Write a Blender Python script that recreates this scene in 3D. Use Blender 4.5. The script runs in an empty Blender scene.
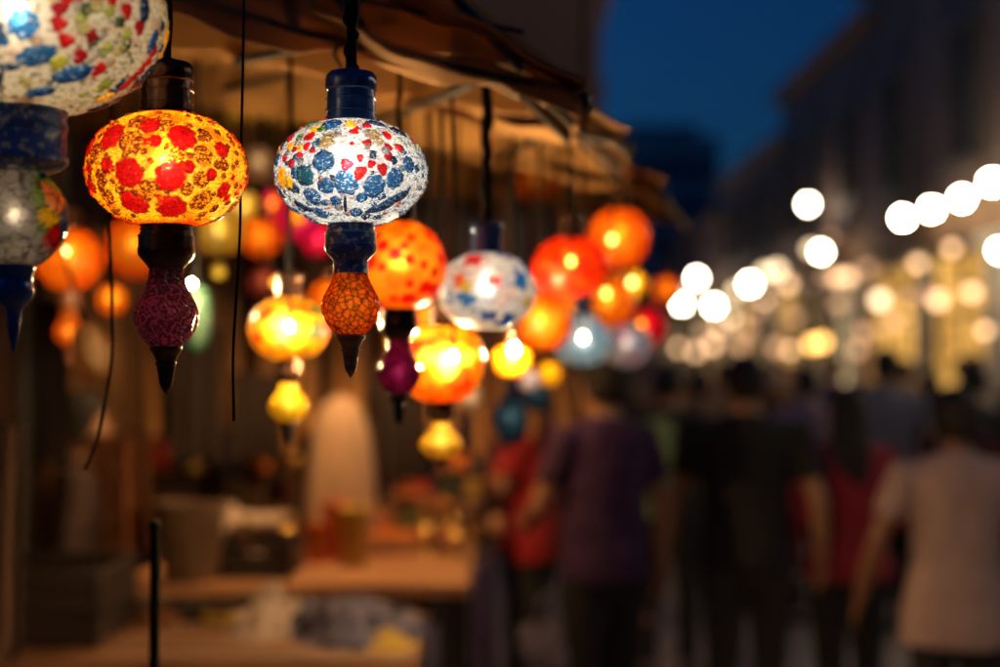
import bpy, bmesh, math, random
import numpy as np
from mathutils import Vector, Matrix, Quaternion
from mathutils.bvhtree import BVHTree

random.seed(7)
R = math.radians
SC = bpy.context.scene
COL = SC.collection

# ------------------------------------------------------------------ camera
FPX = 1000 * 50.0 / 36.0
EYE = 1.68
PITCH = math.atan((362 - 333.5) / FPX)
cam_d = bpy.data.cameras.new('camera')
cam_d.lens = 50
cam_d.sensor_width = 36
cam_d.clip_start = 0.05
cam_d.clip_end = 2000
cam_d.dof.use_dof = True
cam_d.dof.focus_distance = 1.62
cam_d.dof.aperture_fstop = 1.5
cam_d.dof.aperture_blades = 0
cam = bpy.data.objects.new('camera', cam_d)
COL.objects.link(cam)
cam.location = (0, 0, EYE)
cam.rotation_euler = (math.pi / 2 + PITCH, 0, 0)
SC.camera = cam

# ------------------------------------------------------------------ world
W = bpy.data.worlds.new('World')
SC.world = W
W.use_nodes = True
nt = W.node_tree
bg = nt.nodes['Background']
sky = nt.nodes.new('ShaderNodeTexSky')
sky.sky_type = 'NISHITA'
sky.sun_disc = False
sky.sun_elevation = R(-3.0)
sky.sun_rotation = R(290)
sky.air_density = 1.0
sky.dust_density = 0.6
sky.ozone_density = 3.0
tint = nt.nodes.new('ShaderNodeMix')
tint.data_type = 'RGBA'
tint.blend_type = 'MULTIPLY'
tint.inputs[0].default_value = 1.0
tint.inputs[7].default_value = (0.05, 0.36, 0.47, 1)
nt.links.new(sky.outputs[0], tint.inputs[6])
nt.links.new(tint.outputs[2], bg.inputs[0])
bg.inputs[1].default_value = 2.9

SC.view_settings.view_transform = 'Standard'
SC.view_settings.look = 'None'
SC.view_settings.exposure = 0.0
SC.view_settings.gamma = 1.0
SC.view_settings.use_curve_mapping = False
SC.render.engine = 'CYCLES'
cy = SC.cycles
cy.use_denoising = True
try:
    cy.denoiser = 'OPENIMAGEDENOISE'
except Exception:
    pass
cy.use_adaptive_sampling = False
cy.max_bounces = 8
cy.diffuse_bounces = 3
cy.glossy_bounces = 3
cy.transmission_bounces = 5
cy.transparent_max_bounces = 16
cy.sample_clamp_indirect = 6.0
cy.caustics_reflective = False
cy.caustics_refractive = False
try:
    cy.use_light_tree = True
except Exception:
    pass


def at(px, py, Y):
    """the point seen at (px,py) of the 1000x667 photograph, at distance Y"""
    dx = (px - 500) / FPX
    dy = (333.5 - py) / FPX
    fy = math.cos(PITCH) - dy * math.sin(PITCH)
    fz = math.sin(PITCH) + dy * math.cos(PITCH)
    k = Y / fy
    return Vector((dx * k, Y, EYE + fz * k))


# ------------------------------------------------------------------ materials
def lin(r, g, b):
    f = lambda c: ((c / 255) / 12.92) if c / 255 <= 0.04045 else ((c / 255 + 0.055) / 1.055) ** 2.4
    return (f(r), f(g), f(b))


def newmat(name):
    m = bpy.data.materials.new(name)
    m.use_nodes = True
    m.node_tree.nodes.clear()
    out = m.node_tree.nodes.new('ShaderNodeOutputMaterial')
    return m, m.node_tree, out


def noise_col(nt, base, var=0.35, scale=8.0, stretch=(1, 1, 1), detail=5):
    tc = nt.nodes.new('ShaderNodeTexCoord')
    mp = nt.nodes.new('ShaderNodeMapping')
    mp.inputs['Scale'].default_value = stretch
    nt.links.new(tc.outputs['Object'], mp.inputs[0])
    n = nt.nodes.new('ShaderNodeTexNoise')
    n.inputs['Scale'].default_value = scale
    n.inputs['Detail'].default_value = detail
    nt.links.new(mp.outputs[0], n.inputs['Vector'])
    rp = nt.nodes.new('ShaderNodeValToRGB')
    rp.color_ramp.elements[0].position = 0.3
    rp.color_ramp.elements[1].position = 0.72
    rp.color_ramp.elements[0].color = (*[max(0, c * (1 - var)) for c in base], 1)
    rp.color_ramp.elements[1].color = (*[min(1, c * (1 + var)) for c in base], 1)
    nt.links.new(n.outputs[0], rp.inputs[0])
    return rp.outputs[0], n.outputs[0], mp


def pmat(name, base, rough=0.7, metal=0.0, var=0.3, scale=8.0, stretch=(1, 1, 1), bump=0.15, bdist=0.01,
         sheen=0.0, trans=0.0):
    m, nt, out = newmat(name)
    c, n, _ = noise_col(nt, base, var, scale, stretch)
    b = nt.nodes.new('ShaderNodeBsdfPrincipled')
    nt.links.new(c, b.inputs['Base Color'])
    b.inputs['Roughness'].default_value = rough
    b.inputs['Metallic'].default_value = metal
    if sheen:
        b.inputs['Sheen Weight'].default_value = sheen
    if bump:
        bp = nt.nodes.new('ShaderNodeBump')
        bp.inputs['Strength'].default_value = bump
        bp.inputs['Distance'].default_value = bdist
        nt.links.new(n, bp.inputs['Height'])
        nt.links.new(bp.outputs[0], b.inputs['Normal'])
    sh = b.outputs[0]
    if trans:
        t = nt.nodes.new('ShaderNodeBsdfTranslucent')
        nt.links.new(c, t.inputs[0])
        mx = nt.nodes.new('ShaderNodeMixShader')
        mx.inputs[0].default_value = trans
        nt.links.new(sh, mx.inputs[1])
        nt.links.new(t.outputs[0], mx.inputs[2])
        sh = mx.outputs[0]
    nt.links.new(sh, out.inputs[0])
    return m


def emat(name, col, strength):
    m, nt, out = newmat(name)
    e = nt.nodes.new('ShaderNodeEmission')
    e.inputs[0].default_value = (*col, 1)
    e.inputs[1].default_value = strength
    nt.links.new(e.outputs[0], out.inputs[0])
    return m


def glassmat(name, attr=True, col=(1, 1, 1), clear=0.10, crack=0.0, cscale=60, gloss=0.6, bump=0.0, bscale=40,
             cbase=(0.02, 0.008, 0.004), cwidth=0.06, rim=1.0, glow=0.10, rgh=.12):
    """painted / mosaic lamp glass: lets the bulb shine through, tinted by the painted pieces"""
    m, nt, out = newmat(name)
    L = nt.links.new
    if attr:
        a = nt.nodes.new('ShaderNodeAttribute')
        a.attribute_name = 'tint'
        c = a.outputs[0]
    else:
        c, _, _ = noise_col(nt, col, 0.25, 14)
    tc = nt.nodes.new('ShaderNodeTexCoord')
    nrm = None
    if crack:
        v = nt.nodes.new('ShaderNodeTexVoronoi')
        v.feature = 'DISTANCE_TO_EDGE'
        v.inputs['Scale'].default_value = cscale
        nz = nt.nodes.new('ShaderNodeTexNoise')
        nz.inputs['Scale'].default_value = cscale * 0.7
        mxv = nt.nodes.new('ShaderNodeMix')
        mxv.data_type = 'RGBA'
        mxv.inputs[0].default_value = 0.004 if cscale > 150 else 0.010
        L(tc.outputs['Object'], mxv.inputs[6])
        L(nz.outputs['Color'], mxv.inputs[7])
        L(mxv.outputs[2], v.inputs['Vector'])
        rp = nt.nodes.new('ShaderNodeValToRGB')
        rp.color_ramp.elements[0].position = cwidth * 0.4
        rp.color_ramp.elements[0].color = (1, 1, 1, 1)
        rp.color_ramp.elements[1].position = cwidth
        rp.color_ramp.elements[1].color = (0, 0, 0, 1)
        L(v.outputs['Distance'], rp.inputs[0])
        ml = nt.nodes.new('ShaderNodeMath')
        ml.operation = 'MULTIPLY'
        ml.inputs[1].default_value = crack
        L(rp.outputs[0], ml.inputs[0])
        mc = nt.nodes.new('ShaderNodeMix')
        mc.data_type = 'RGBA'
        L(ml.outputs[0], mc.inputs[0])
        L(c, mc.inputs[6])
        mc.inputs[7].default_value = (*cbase, 1)
        c = mc.outputs[2]
    if bump:
        n2 = nt.nodes.new('ShaderNodeTexNoise')
        n2.inputs['Scale'].default_value = bscale
        n2.inputs['Detail'].default_value = 2
        L(tc.outputs['Object'], n2.inputs['Vector'])
        bp = nt.nodes.new('ShaderNodeBump')
        bp.inputs['Strength'].default_value = bump
        bp.inputs['Distance'].default_value = 0.003
        L(n2.outputs[0], bp.inputs['Height'])
        nrm = bp.outputs[0]
    # longer path through the glass towards the rim: deeper colour
    lw = nt.nodes.new('ShaderNodeLayerWeight')
    lw.inputs[0].default_value = 0.5
    pw = nt.nodes.new('ShaderNodeMath')
    pw.operation = 'MULTIPLY_ADD'
    pw.inputs[1].default_value = rim
    pw.inputs[2].default_value = 1.0
    L(lw.outputs['Facing'], pw.inputs[0])
    gm = nt.nodes.new('ShaderNodeGamma')
    L(c, gm.inputs[0])
    L(pw.outputs[0], gm.inputs[1])
    c = gm.outputs[0]
    tl = nt.nodes.new('ShaderNodeBsdfTranslucent')
    L(c, tl.inputs[0])
    df = nt.nodes.new('ShaderNodeBsdfDiffuse')
    L(c, df.inputs[0])
    tr = nt.nodes.new('ShaderNodeBsdfTransparent')
    L(c, tr.inputs[0])
    gl = nt.nodes.new('ShaderNodeBsdfGlossy')
    gl.inputs['Roughness'].default_value = rgh
    m1 = nt.nodes.new('ShaderNodeMixShader')
    m1.inputs[0].default_value = 0.22
    L(tl.outputs[0], m1.inputs[1])
    L(df.outputs[0], m1.inputs[2])
    rf = nt.nodes.new('ShaderNodeBsdfRefraction')
    rf.inputs['IOR'].default_value = 1.25
    rf.inputs['Roughness'].default_value = 0.75
    L(c, rf.inputs[0])
    m0 = nt.nodes.new('ShaderNodeMixShader')
    m0.inputs[0].default_value = glow
    L(m1.outputs[0], m0.inputs[1])
    L(rf.outputs[0], m0.inputs[2])
    m2 = nt.nodes.new('ShaderNodeMixShader')
    m2.inputs[0].default_value = clear
    L(m0.outputs[0], m2.inputs[1])
    L(tr.outputs[0], m2.inputs[2])
    fr = nt.nodes.new('ShaderNodeFresnel')
    fr.inputs[0].default_value = 1.4
    fm = nt.nodes.new('ShaderNodeMath')
    fm.operation = 'MULTIPLY'
    fm.inputs[1].default_value = gloss
    L(fr.outputs[0], fm.inputs[0])
    m3 = nt.nodes.new('ShaderNodeMixShader')
    L(fm.outputs[0], m3.inputs[0])
    L(m2.outputs[0], m3.inputs[1])
    L(gl.outputs[0], m3.inputs[2])
    if nrm:
        for s in (tl, df, gl):
            L(nrm, s.inputs['Normal'])
    L(m3.outputs[0], out.inputs[0])
    return m


M = {}
M['black_metal'] = pmat('black_metal', (0.02, 0.02, 0.022), 0.35, 0.6, 0.3, 30)
M['bronze'] = pmat('dark_bronze', (0.075, 0.036, 0.022), 0.24, 0.85, 0.5, 90, bump=0.35, bdist=0.002)
M['blue_cap'] = pmat('blue_enamel', (0.03, 0.075, 0.24), 0.2, 0.35, 0.4, 40, bump=0.15, bdist=0.001)
M['brown_wood'] = pmat('turned_wood', (0.22, 0.075, 0.03), 0.4, 0.0, 0.4, 30, (1, 1, 4))
M['cable'] = pmat('cable_rubber', (0.004, 0.004, 0.004), 0.75, 0, 0.3, 50)
M['cable'].node_tree.nodes['Principled BSDF'].inputs['Specular IOR Level'].default_value = .08
M['canopy'] = pmat('canopy_cloth', (0.33, 0.165, 0.045), 0.85, 0, 0.6, 3.5, (1, 2.2, 1), 0.3, 0.01, trans=0.35)
M['canopy_rib'] = pmat('canopy_rib', (0.015, 0.012, 0.01), 0.5, 0.2, 0.3, 20)
M['bamboo'] = pmat('bamboo', (0.36, 0.17, 0.055), 0.55, 0, 0.75, 5, (5, 5, 0.5), 0.3, 0.01)
M['planks'] = pmat('plank_wood', (0.06, 0.026, 0.012), 0.75, 0, 0.55, 5, (6, 6, 0.5), 0.4, 0.01)
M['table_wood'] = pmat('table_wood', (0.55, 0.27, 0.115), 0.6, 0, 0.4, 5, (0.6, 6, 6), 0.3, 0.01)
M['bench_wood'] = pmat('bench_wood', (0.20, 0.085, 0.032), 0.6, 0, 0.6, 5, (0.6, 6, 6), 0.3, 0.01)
M['dark_wood'] = pmat('dark_wood', (0.018, 0.008, 0.005), 0.6, 0, 0.5, 6, (1, 1, 5))
M['yellow_cloth'] = pmat('yellow_cloth', (0.75, 0.50, 0.04), 0.85, 0, 0.2, 8, trans=0.2)
M['beige_cloth'] = pmat('beige_cloth', (0.46, 0.31, 0.21), 0.9, 0, 0.12, 6, (3, 3, 0.7))
M['brown_cloth'] = pmat('brown_cloth', (0.075, 0.036, 0.02), 0.9, 0, 0.3, 6, (4, 4, 0.5))
M['orange_brown'] = pmat('rust_cloth', (0.20, 0.07, 0.025), 0.9, 0, 0.3, 6, (4, 4, 0.5))
M['brass'] = pmat('brass', (0.55, 0.33, 0.10), 0.25, 0.9, 0.3, 20)
M['purple_cloth'] = pmat('purple_cloth', (0.14, 0.07, 0.13), 0.9, 0, 0.25, 8)
M['pot'] = pmat('pot_clay', (0.16, 0.09, 0.045), 0.7, 0, 0.3, 10)
M['red_cup'] = pmat('red_cup', (0.55, 0.05, 0.02), 0.4, 0, 0.2, 12)
M['orange_cup'] = pmat('orange_cup', (0.62, 0.17, 0.03), 0.4, 0, 0.2, 12)
M['spice'] = pmat('spice', (0.45, 0.16, 0.03), 0.9, 0, 0.5, 60, bump=0.6)
M['ochre'] = pmat('ochre', (0.55, 0.36, 0.06), 0.8, 0, 0.3, 30, bump=0.4)
M['dark_green'] = pmat('herb', (0.06, 0.09, 0.03), 0.8, 0, 0.5, 50, bump=0.6)
M['paper'] = pmat('paper', (0.60, 0.46, 0.36), 0.8, 0, 0.25, 12)
M['slate_cloth'] = pmat('slate_cloth', (0.13, 0.12, 0.19), 0.9, 0, 0.9, 22)
M['stone_dark'] = pmat('dark_stone', (0.17, 0.11, 0.09), 0.85, 0, 0.3, 0.6, bump=0.3)
M['stone_pink'] = pmat('brown_stone', (0.21, 0.125, 0.10), 0.85, 0, 0.25, 0.5, bump=0.3)
M['stone_grey'] = pmat('grey_render', (0.50, 0.46, 0.46), 0.85, 0, 0.25, 0.4)
M['pilaster'] = pmat('pilaster_stone', (0.50, 0.44, 0.36), 0.8, 0, 0.25, 2)
M['frame'] = pmat('window_frame', (0.05, 0.045, 0.04), 0.5, 0, 0.3, 5)
M['roof'] = pmat('roof_tile', (0.10, 0.06, 0.05), 0.8, 0, 0.3, 4)
M['shop_cloth'] = pmat('shop_awning', (0.20, 0.10, 0.045), 0.8, 0, 0.3, 4)
m, nt_, out_ = newmat('dark_pane')
b_ = nt_.nodes.new('ShaderNodeBsdfPrincipled')
c_, _, _ = noise_col(nt_, (0.02, 0.022, 0.028), 0.4, 2)
nt_.links.new(c_, b_.inputs['Base Color'])
b_.inputs['Roughness'].default_value = 0.15
nt_.links.new(b_.outputs[0], out_.inputs[0])
M['pane'] = m


def lit_pane(name, c1, c2, s, scale=1.6):
    m, nt, out = newmat(name)
    tc = nt.nodes.new('ShaderNodeTexCoord')
    n = nt.nodes.new('ShaderNodeTexNoise')
    n.inputs['Scale'].default_value = scale
    n.inputs['Detail'].default_value = 3
    nt.links.new(tc.outputs['Object'], n.inputs['Vector'])
    rp = nt.nodes.new('ShaderNodeValToRGB')
    rp.color_ramp.elements[0].position = 0.35
    rp.color_ramp.elements[1].position = 0.65
    rp.color_ramp.elements[0].color = (*c1, 1)
    rp.color_ramp.elements[1].color = (*c2, 1)
    nt.links.new(n.outputs[0], rp.inputs[0])
    e = nt.nodes.new('ShaderNodeEmission')
    e.inputs[1].default_value = s
    nt.links.new(rp.outputs[0], e.inputs[0])
    nt.links.new(e.outputs[0], out.inputs[0])
    return m


M['lit_amber'] = lit_pane('lit_window_amber', (0.22, 0.10, 0.02), (1.0, 0.52, 0.11), 1.7)
M['lit_cream'] = lit_pane('lit_window_cream', (0.25, 0.18, 0.09), (1.0, 0.72, 0.36), 1.3)
M['lit_dim'] = lit_pane('lit_window_dim', (0.05, 0.035, 0.02), (0.55, 0.32, 0.12), 0.9)
M['festoon'] = emat('festoon_globe', (1.0, 0.84, 0.58), 125)
M['festoon_far'] = emat('festoon_globe_far', (1.0, 0.84, 0.60), 60)
M['festoon_soft'] = emat('festoon_globe_soft', (1.0, 0.72, 0.42), 4.6)
M['walllamp'] = emat('wall_lamp_glow', (1.0, 0.57, 0.28), 4.2)
M['walllamp_dim'] = emat('wall_lamp_dim_glow', (1.0, 0.52, 0.27), 1.5)
M['amberlamp'] = emat('amber_lamp_glow', (1.0, 0.5, 0.12), 7)

# paving
m, nt_, out_ = newmat('paving')
tc = nt_.nodes.new('ShaderNodeTexCoord')
br = nt_.nodes.new('ShaderNodeTexBrick')
br.inputs['Scale'].default_value = 2.0
br.inputs['Color1'].default_value = (0.38, 0.29, 0.24, 1)
br.inputs['Color2'].default_value = (0.46, 0.36, 0.29, 1)
br.inputs['Mortar'].default_value = (0.05, 0.042, 0.038, 1)
br.inputs['Mortar Size'].default_value = 0.012
nz = nt_.nodes.new('ShaderNodeTexNoise')
nz.inputs['Scale'].default_value = 1.3
nz.inputs['Detail'].default_value = 6
mx = nt_.nodes.new('ShaderNodeMix')
mx.data_type = 'RGBA'
mx.blend_type = 'MULTIPLY'
mx.inputs[0].default_value = 0.6
b_ = nt_.nodes.new('ShaderNodeBsdfPrincipled')
nt_.links.new(tc.outputs['Object'], br.inputs['Vector'])
nt_.links.new(tc.outputs['Object'], nz.inputs['Vector'])
nt_.links.new(br.outputs[0], mx.inputs[6])
nt_.links.new(nz.outputs[0], mx.inputs[7])
nt_.links.new(mx.outputs[2], b_.inputs['Base Color'])
b_.inputs['Roughness'].default_value = 0.55
nt_.links.new(b_.outputs[0], out_.inputs[0])
M['paving'] = m


# ------------------------------------------------------------------ mesh helpers
class MB:
    def __init__(s):
        s.v = []
        s.f = []

    def add(s, vs, fs):
        o = len(s.v)
        s.v.extend([tuple(v) for v in vs])
        s.f.extend([tuple(i + o for i in f) for f in fs])
        return s

    def box(s, c, d, rz=0.0, taper=1.0):
        x, y, z = d[0] / 2, d[1] / 2, d[2] / 2
        vs = []
        for k, (sx, sy, sz) in enumerate([(-1, -1, -1), (1, -1, -1), (1, 1, -1), (-1, 1, -1), (-1, -1, 1), (1, -1, 1),
                                          (1, 1, 1), (-1, 1, 1)]):
            t = taper if sz > 0 else 1
            px, py = sx * x * t, sy * y * t
            vs.append((c[0] + px * math.cos(rz) - py * math.sin(rz), c[1] + px * math.sin(rz) + py * math.cos(rz),
                       c[2] + sz * z))
        return s.add(vs, [(0, 3, 2, 1), (4, 5, 6, 7), (0, 1, 5, 4), (1, 2, 6, 5), (2, 3, 7, 6), (3, 0, 4, 7)])

    def lathe(s, prof, n=32, c=(0, 0, 0), cap=True):
        vs, fs = [], []
        for (r, z) in prof:
            for k in range(n):
                a = 2 * math.pi * k / n
                vs.append((c[0] + r * math.cos(a), c[1] + r * math.sin(a), c[2] + z))
        for i in range(len(prof) - 1):
            for k in range(n):
                k2 = (k + 1) % n
                fs.append((i * n + k, i * n + k2, (i + 1) * n + k2, (i + 1) * n + k))
        if cap:
            fs.append(tuple(range(n - 1, -1, -1)))
            fs.append(tuple((len(prof) - 1) * n + k for k in range(n)))
        # keep faces outward when the profile runs downward
        if prof[-1][1] < prof[0][1]:
            fs = [tuple(reversed(f)) for f in fs]
        return s.add(vs, fs)

    def tube(s, pts, rad, n=10, cap=True, flat=None):
        """rad: number or list; flat: optional list of (rx, ry) in the frame (side, up)"""
        pts = [Vector(p) for p in pts]
        if not isinstance(rad, (list, tuple)):
            rad = [rad] * len(pts)
        vs, fs = [], []
        up = None
        for i, p in enumerate(pts):
            d = (pts[min(i + 1, len(pts) - 1)] - pts[max(i - 1, 0)]).normalized()
            if up is None:
                up = Vector((0, 1, 0)) if abs(d.y) < 0.8 else Vector((0, 0, 1))
            sd = d.cross(up).normalized()
            up = sd.cross(d).normalized()
            r = rad[i]
            rx, ry = r if isinstance(r, (list, tuple)) else (r, r)
            for k in range(n):
                a = 2 * math.pi * k / n
                vs.append(p + sd * (rx * math.cos(a)) + up * (ry * math.sin(a)))
        for i in range(len(pts) - 1):
            for k in range(n):
                k2 = (k + 1) % n
                fs.append((i * n + k, i * n + k2, (i + 1) * n + k2, (i + 1) * n + k))
        if cap:
            fs.append(tuple(range(n - 1, -1, -1)))
            fs.append(tuple((len(pts) - 1) * n + k for k in range(n)))
        return s.add(vs, fs)

    def rings(s, rs, n=24):
        """rs: list of (cx, cy, z, rx, ry): stacked horizontal ellipses, closed"""
        vs, fs = [], []
        for (cx, cy_, z, rx, ry) in rs:
            for k in range(n):
                a = 2 * math.pi * k / n
                vs.append((cx + rx * math.cos(a), cy_ + ry * math.sin(a), z))
        for i in range(len(rs) - 1):
            for k in range(n):
                k2 = (k + 1) % n
                fs.append((i * n + k, i * n + k2, (i + 1) * n + k2, (i + 1) * n + k))
        fs.append(tuple(range(n - 1, -1, -1)))
        fs.append(tuple((len(rs) - 1) * n + k for k in range(n)))
        return s.add(vs, fs)

    def ball(s, c, r, n=16, sq=(1, 1, 1)):
        prof = []
        m_ = n // 2
        vs, fs = [], []
        for i in range(m_ + 1):
            t = -math.pi / 2 + math.pi * i / m_
            rr = max(math.cos(t), 0.02)
            for k in range(n):
                a = 2 * math.pi * k / n
                vs.append((c[0] + r * sq[0] * rr * math.cos(a), c[1] + r * sq[1] * rr * math.sin(a),
                           c[2] + r * sq[2] * math.sin(t)))
        for i in range(m_):
            for k in range(n):
                k2 = (k + 1) % n
                fs.append((i * n + k, i * n + k2, (i + 1) * n + k2, (i + 1) * n + k))
        fs.append(tuple(range(n - 1, -1, -1)))
        fs.append(tuple(m_ * n + k for k in range(n)))
        return s.add(vs, fs)

    def grid(s, fn, nu, nv):
        vs = [fn(i / nu, j / nv) for j in range(nv + 1) for i in range(nu + 1)]
        fs = []
        for j in range(nv):
            for i in range(nu):
                a = j * (nu + 1) + i
                fs.append((a, a + 1, a + nu + 2, a + nu + 1))
        return s.add(vs, fs)

    def mesh(s, name, smooth=True):
        me = bpy.data.meshes.new(name)
        me.from_pydata(s.v, [], s.f)
        me.update()
        if smooth:
            me.polygons.foreach_set('use_smooth', [True] * len(me.polygons))
        return me

    def build(s, name, mat, parent=None, smooth=True, bevel=0.0, thick=0.0, auto=True):
        me = s.mesh(name, smooth)
        me.materials.append(mat)
        o = bpy.data.objects.new(name, me)
        COL.objects.link(o)
        if parent:
            o.parent = parent
        if thick:
            md = o.modifiers.new('thickness', 'SOLIDIFY')
            md.thickness = thick
            md.offset = 0
        if bevel:
            md = o.modifiers.new('bevel', 'BEVEL')
            md.width = bevel
            md.segments = 2
            md.limit_method = 'ANGLE'
        if smooth and auto:
            try:
                me.set_sharp_from_angle(angle=R(40))
            except Exception:
                pass
        return o


def tag(o, label=None, cat=None, group=None, kind=None):
    if label:
        o['label'] = label
    if cat:
        o['category'] = cat
    if group:
        o['group'] = group
    if kind:
        o['kind'] = kind
    return o


def empty(name, loc, label, cat, group=None, rz=0.0):
    o = bpy.data.objects.new(name, None)
    o.empty_display_size = 0.1
    COL.objects.link(o)
    o.location = loc
    o.rotation_euler = (0, 0, rz)
    return tag(o, label, cat, group)


def bake(mb, voxel, smooth=4, name='tmp'):
    """weld overlapping closed shells into one continuous surface"""
    me = mb.mesh(name)
    o = bpy.data.objects.new(name, me)
    COL.objects.link(o)
    r = o.modifiers.new('r', 'REMESH')
    r.mode = 'VOXEL'
    r.voxel_size = voxel
    r.use_smooth_shade = True
    if smooth:
        sm = o.modifiers.new('s', 'SMOOTH')
        sm.iterations = smooth
        sm.factor = 0.5
    dg = bpy.context.evaluated_depsgraph_get()
    dg.update()
    me2 = bpy.data.meshes.new_from_object(o.evaluated_get(dg))
    bpy.data.objects.remove(o)
    bpy.data.meshes.remove(me)
    me2.polygons.foreach_set('use_smooth', [True] * len(me2.polygons))
    return me2


def meshobj(name, me, mat, parent=None):
    me.materials.clear()
    me.materials.append(mat)
    o = bpy.data.objects.new(name, me)
    me.name = name
    COL.objects.link(o)
    if parent:
        o.parent = parent
    return o


# ------------------------------------------------------------------ value noise (numpy)
def vnoise(p, scale, seed=0):
    q = p * scale + 37.0
    i = np.floor(q).astype(np.int64)
    f = q - i
    f = f * f * (3 - 2 * f)

    def h(a, b, c):
        n = (a * 73856093) ^ (b * 19349663) ^ (c * 83492791) ^ (seed * 2654435 + 1013)
        n = (n ^ (n >> 13)) * 1274126177
        n = n ^ (n >> 16)
        return (n & 0xFFFF) / 65535.0

    r = 0
    for dx in (0, 1):
        for dy in (0, 1):
            for dz in (0, 1):
                w = (f[:, 0] if dx else 1 - f[:, 0]) * (f[:, 1] if dy else 1 - f[:, 1]) * (
                    f[:, 2] if dz else 1 - f[:, 2])
                r = r + w * h(i[:, 0] + dx, i[:, 1] + dy, i[:, 2] + dz)
    return r


def fbm(p, scale, seed=0):
    return 0.55 * vnoise(p, scale, seed) + 0.3 * vnoise(p, scale * 2.1, seed + 5) + 0.15 * vnoise(p, scale * 4.3, seed + 9)


def mixc(C, col, a):
    return C * (1 - a[:, None]) + np.array(col)[None, :] * a[:, None]


PASP = [1.0]
RELIEF = [None]


def blob(C, p, c, r, col, lobes=0, amp=0.0, phase=0.0, el=1.0, rot=0.0, speck=0.0, speckcol=(1, 1, 1), seed=0,
         edge=0.12, rough=0.10, outline=None):
    """lay one glass piece (a lobed, ragged disc) on the unit sphere around direction c"""
    c = np.array(c, float)
    c /= np.linalg.norm(c)
    up = np.array([0, 0, 1.0])
    e1 = np.cross(up, c)
    if np.linalg.norm(e1) < 1e-3:
        e1 = np.array([1.0, 0, 0])
    e1 /= np.linalg.norm(e1)
    e2 = np.cross(c, e1)
    reach = r * max(el, 1) * (1.35 + amp) / min(PASP[0], 1)
    idx = np.nonzero((p @ c) > math.sqrt(max(0.0, 1 - min(reach, .98) ** 2)))[0]
    if len(idx) == 0:
        return C
    P = p[idx]
    x = P @ e1
    y = (P @ e2) * PASP[0]
    if rot:
        x, y = x * math.cos(rot) + y * math.sin(rot), -x * math.sin(rot) + y * math.cos(rot)
    y = y / el
    rho = np.sqrt(x * x + y * y)
    phi = np.arctan2(y, x)
    rr = r * (1 + amp * np.cos(lobes * phi + phase) + rough * 2.2 * (vnoise(P, 9 / max(r, .05) * .35, seed + 3) - .5)
              + rough * 1.2 * (vnoise(P, 48, seed + 4) - .5))
    a = np.clip((rr - rho) / (r * edge) + 0.5, 0, 1)
    B = C[idx]
    if outline is not None:
        ao = np.clip((rr * 1.10 - rho) / (r * edge) + 0.5, 0, 1)
        B = mixc(B, outline, ao * 0.8)
    shade = .78 + .44 * vnoise(P, 26, seed + 8)
    cc = np.array(col)[None, :] * shade[:, None]
    if speck:
        s_ = .6 * vnoise(P, 62, seed + 11) + .4 * vnoise(P, 30, seed + 12)
        s2 = np.clip((s_ - (1 - speck) * .80) * 5, 0, 1)
        cc = cc * (1 - s2[:, None]) + np.array(speckcol)[None, :] * s2[:, None]
    C[idx] = B * (1 - a[:, None]) + cc * a[:, None]
    if RELIEF[0] is not None:
        dome = np.clip((rr - rho) / (r * .35), 0, 1) * (.75 + .5 * vnoise(P, 60, seed + 15))
        RELIEF[0][idx] = np.maximum(RELIEF[0][idx] * (1 - a), dome)
    return C


def dirn(u, v, back=False):
    q = max(1 - u * u - v * v, 0.0)
    d = np.array([u, -math.sqrt(q), v])
    return d / np.linalg.norm(d)


def scatter(n, mind, seed, keep=None):
    rg = np.random.RandomState(seed)
    pts = []
    tries = 0
    while len(pts) < n and tries < 20000:
        tries += 1
        z = rg.uniform(-0.9, 0.9)
        a = rg.uniform(0, 2 * math.pi)
        q = np.array([math.sqrt(1 - z * z) * math.cos(a), math.sqrt(1 - z * z) * math.sin(a), z])
        if keep is not None and not keep(q):
            continue
        if all(np.linalg.norm(q - k) > mind for k in pts):
            pts.append(q)
    return pts, rg


RED = (0.60, 0.009, 0.010)
DRED = (0.35, 0.01, 0.012)
BLUE = (0.018, 0.125, 0.27)
NAVY = (0.012, 0.055, 0.125)
TEAL = (0.02, 0.13, 0.17)
YEL = (0.95, 0.55, 0.03)
OLV = (0.30, 0.30, 0.06)


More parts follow.
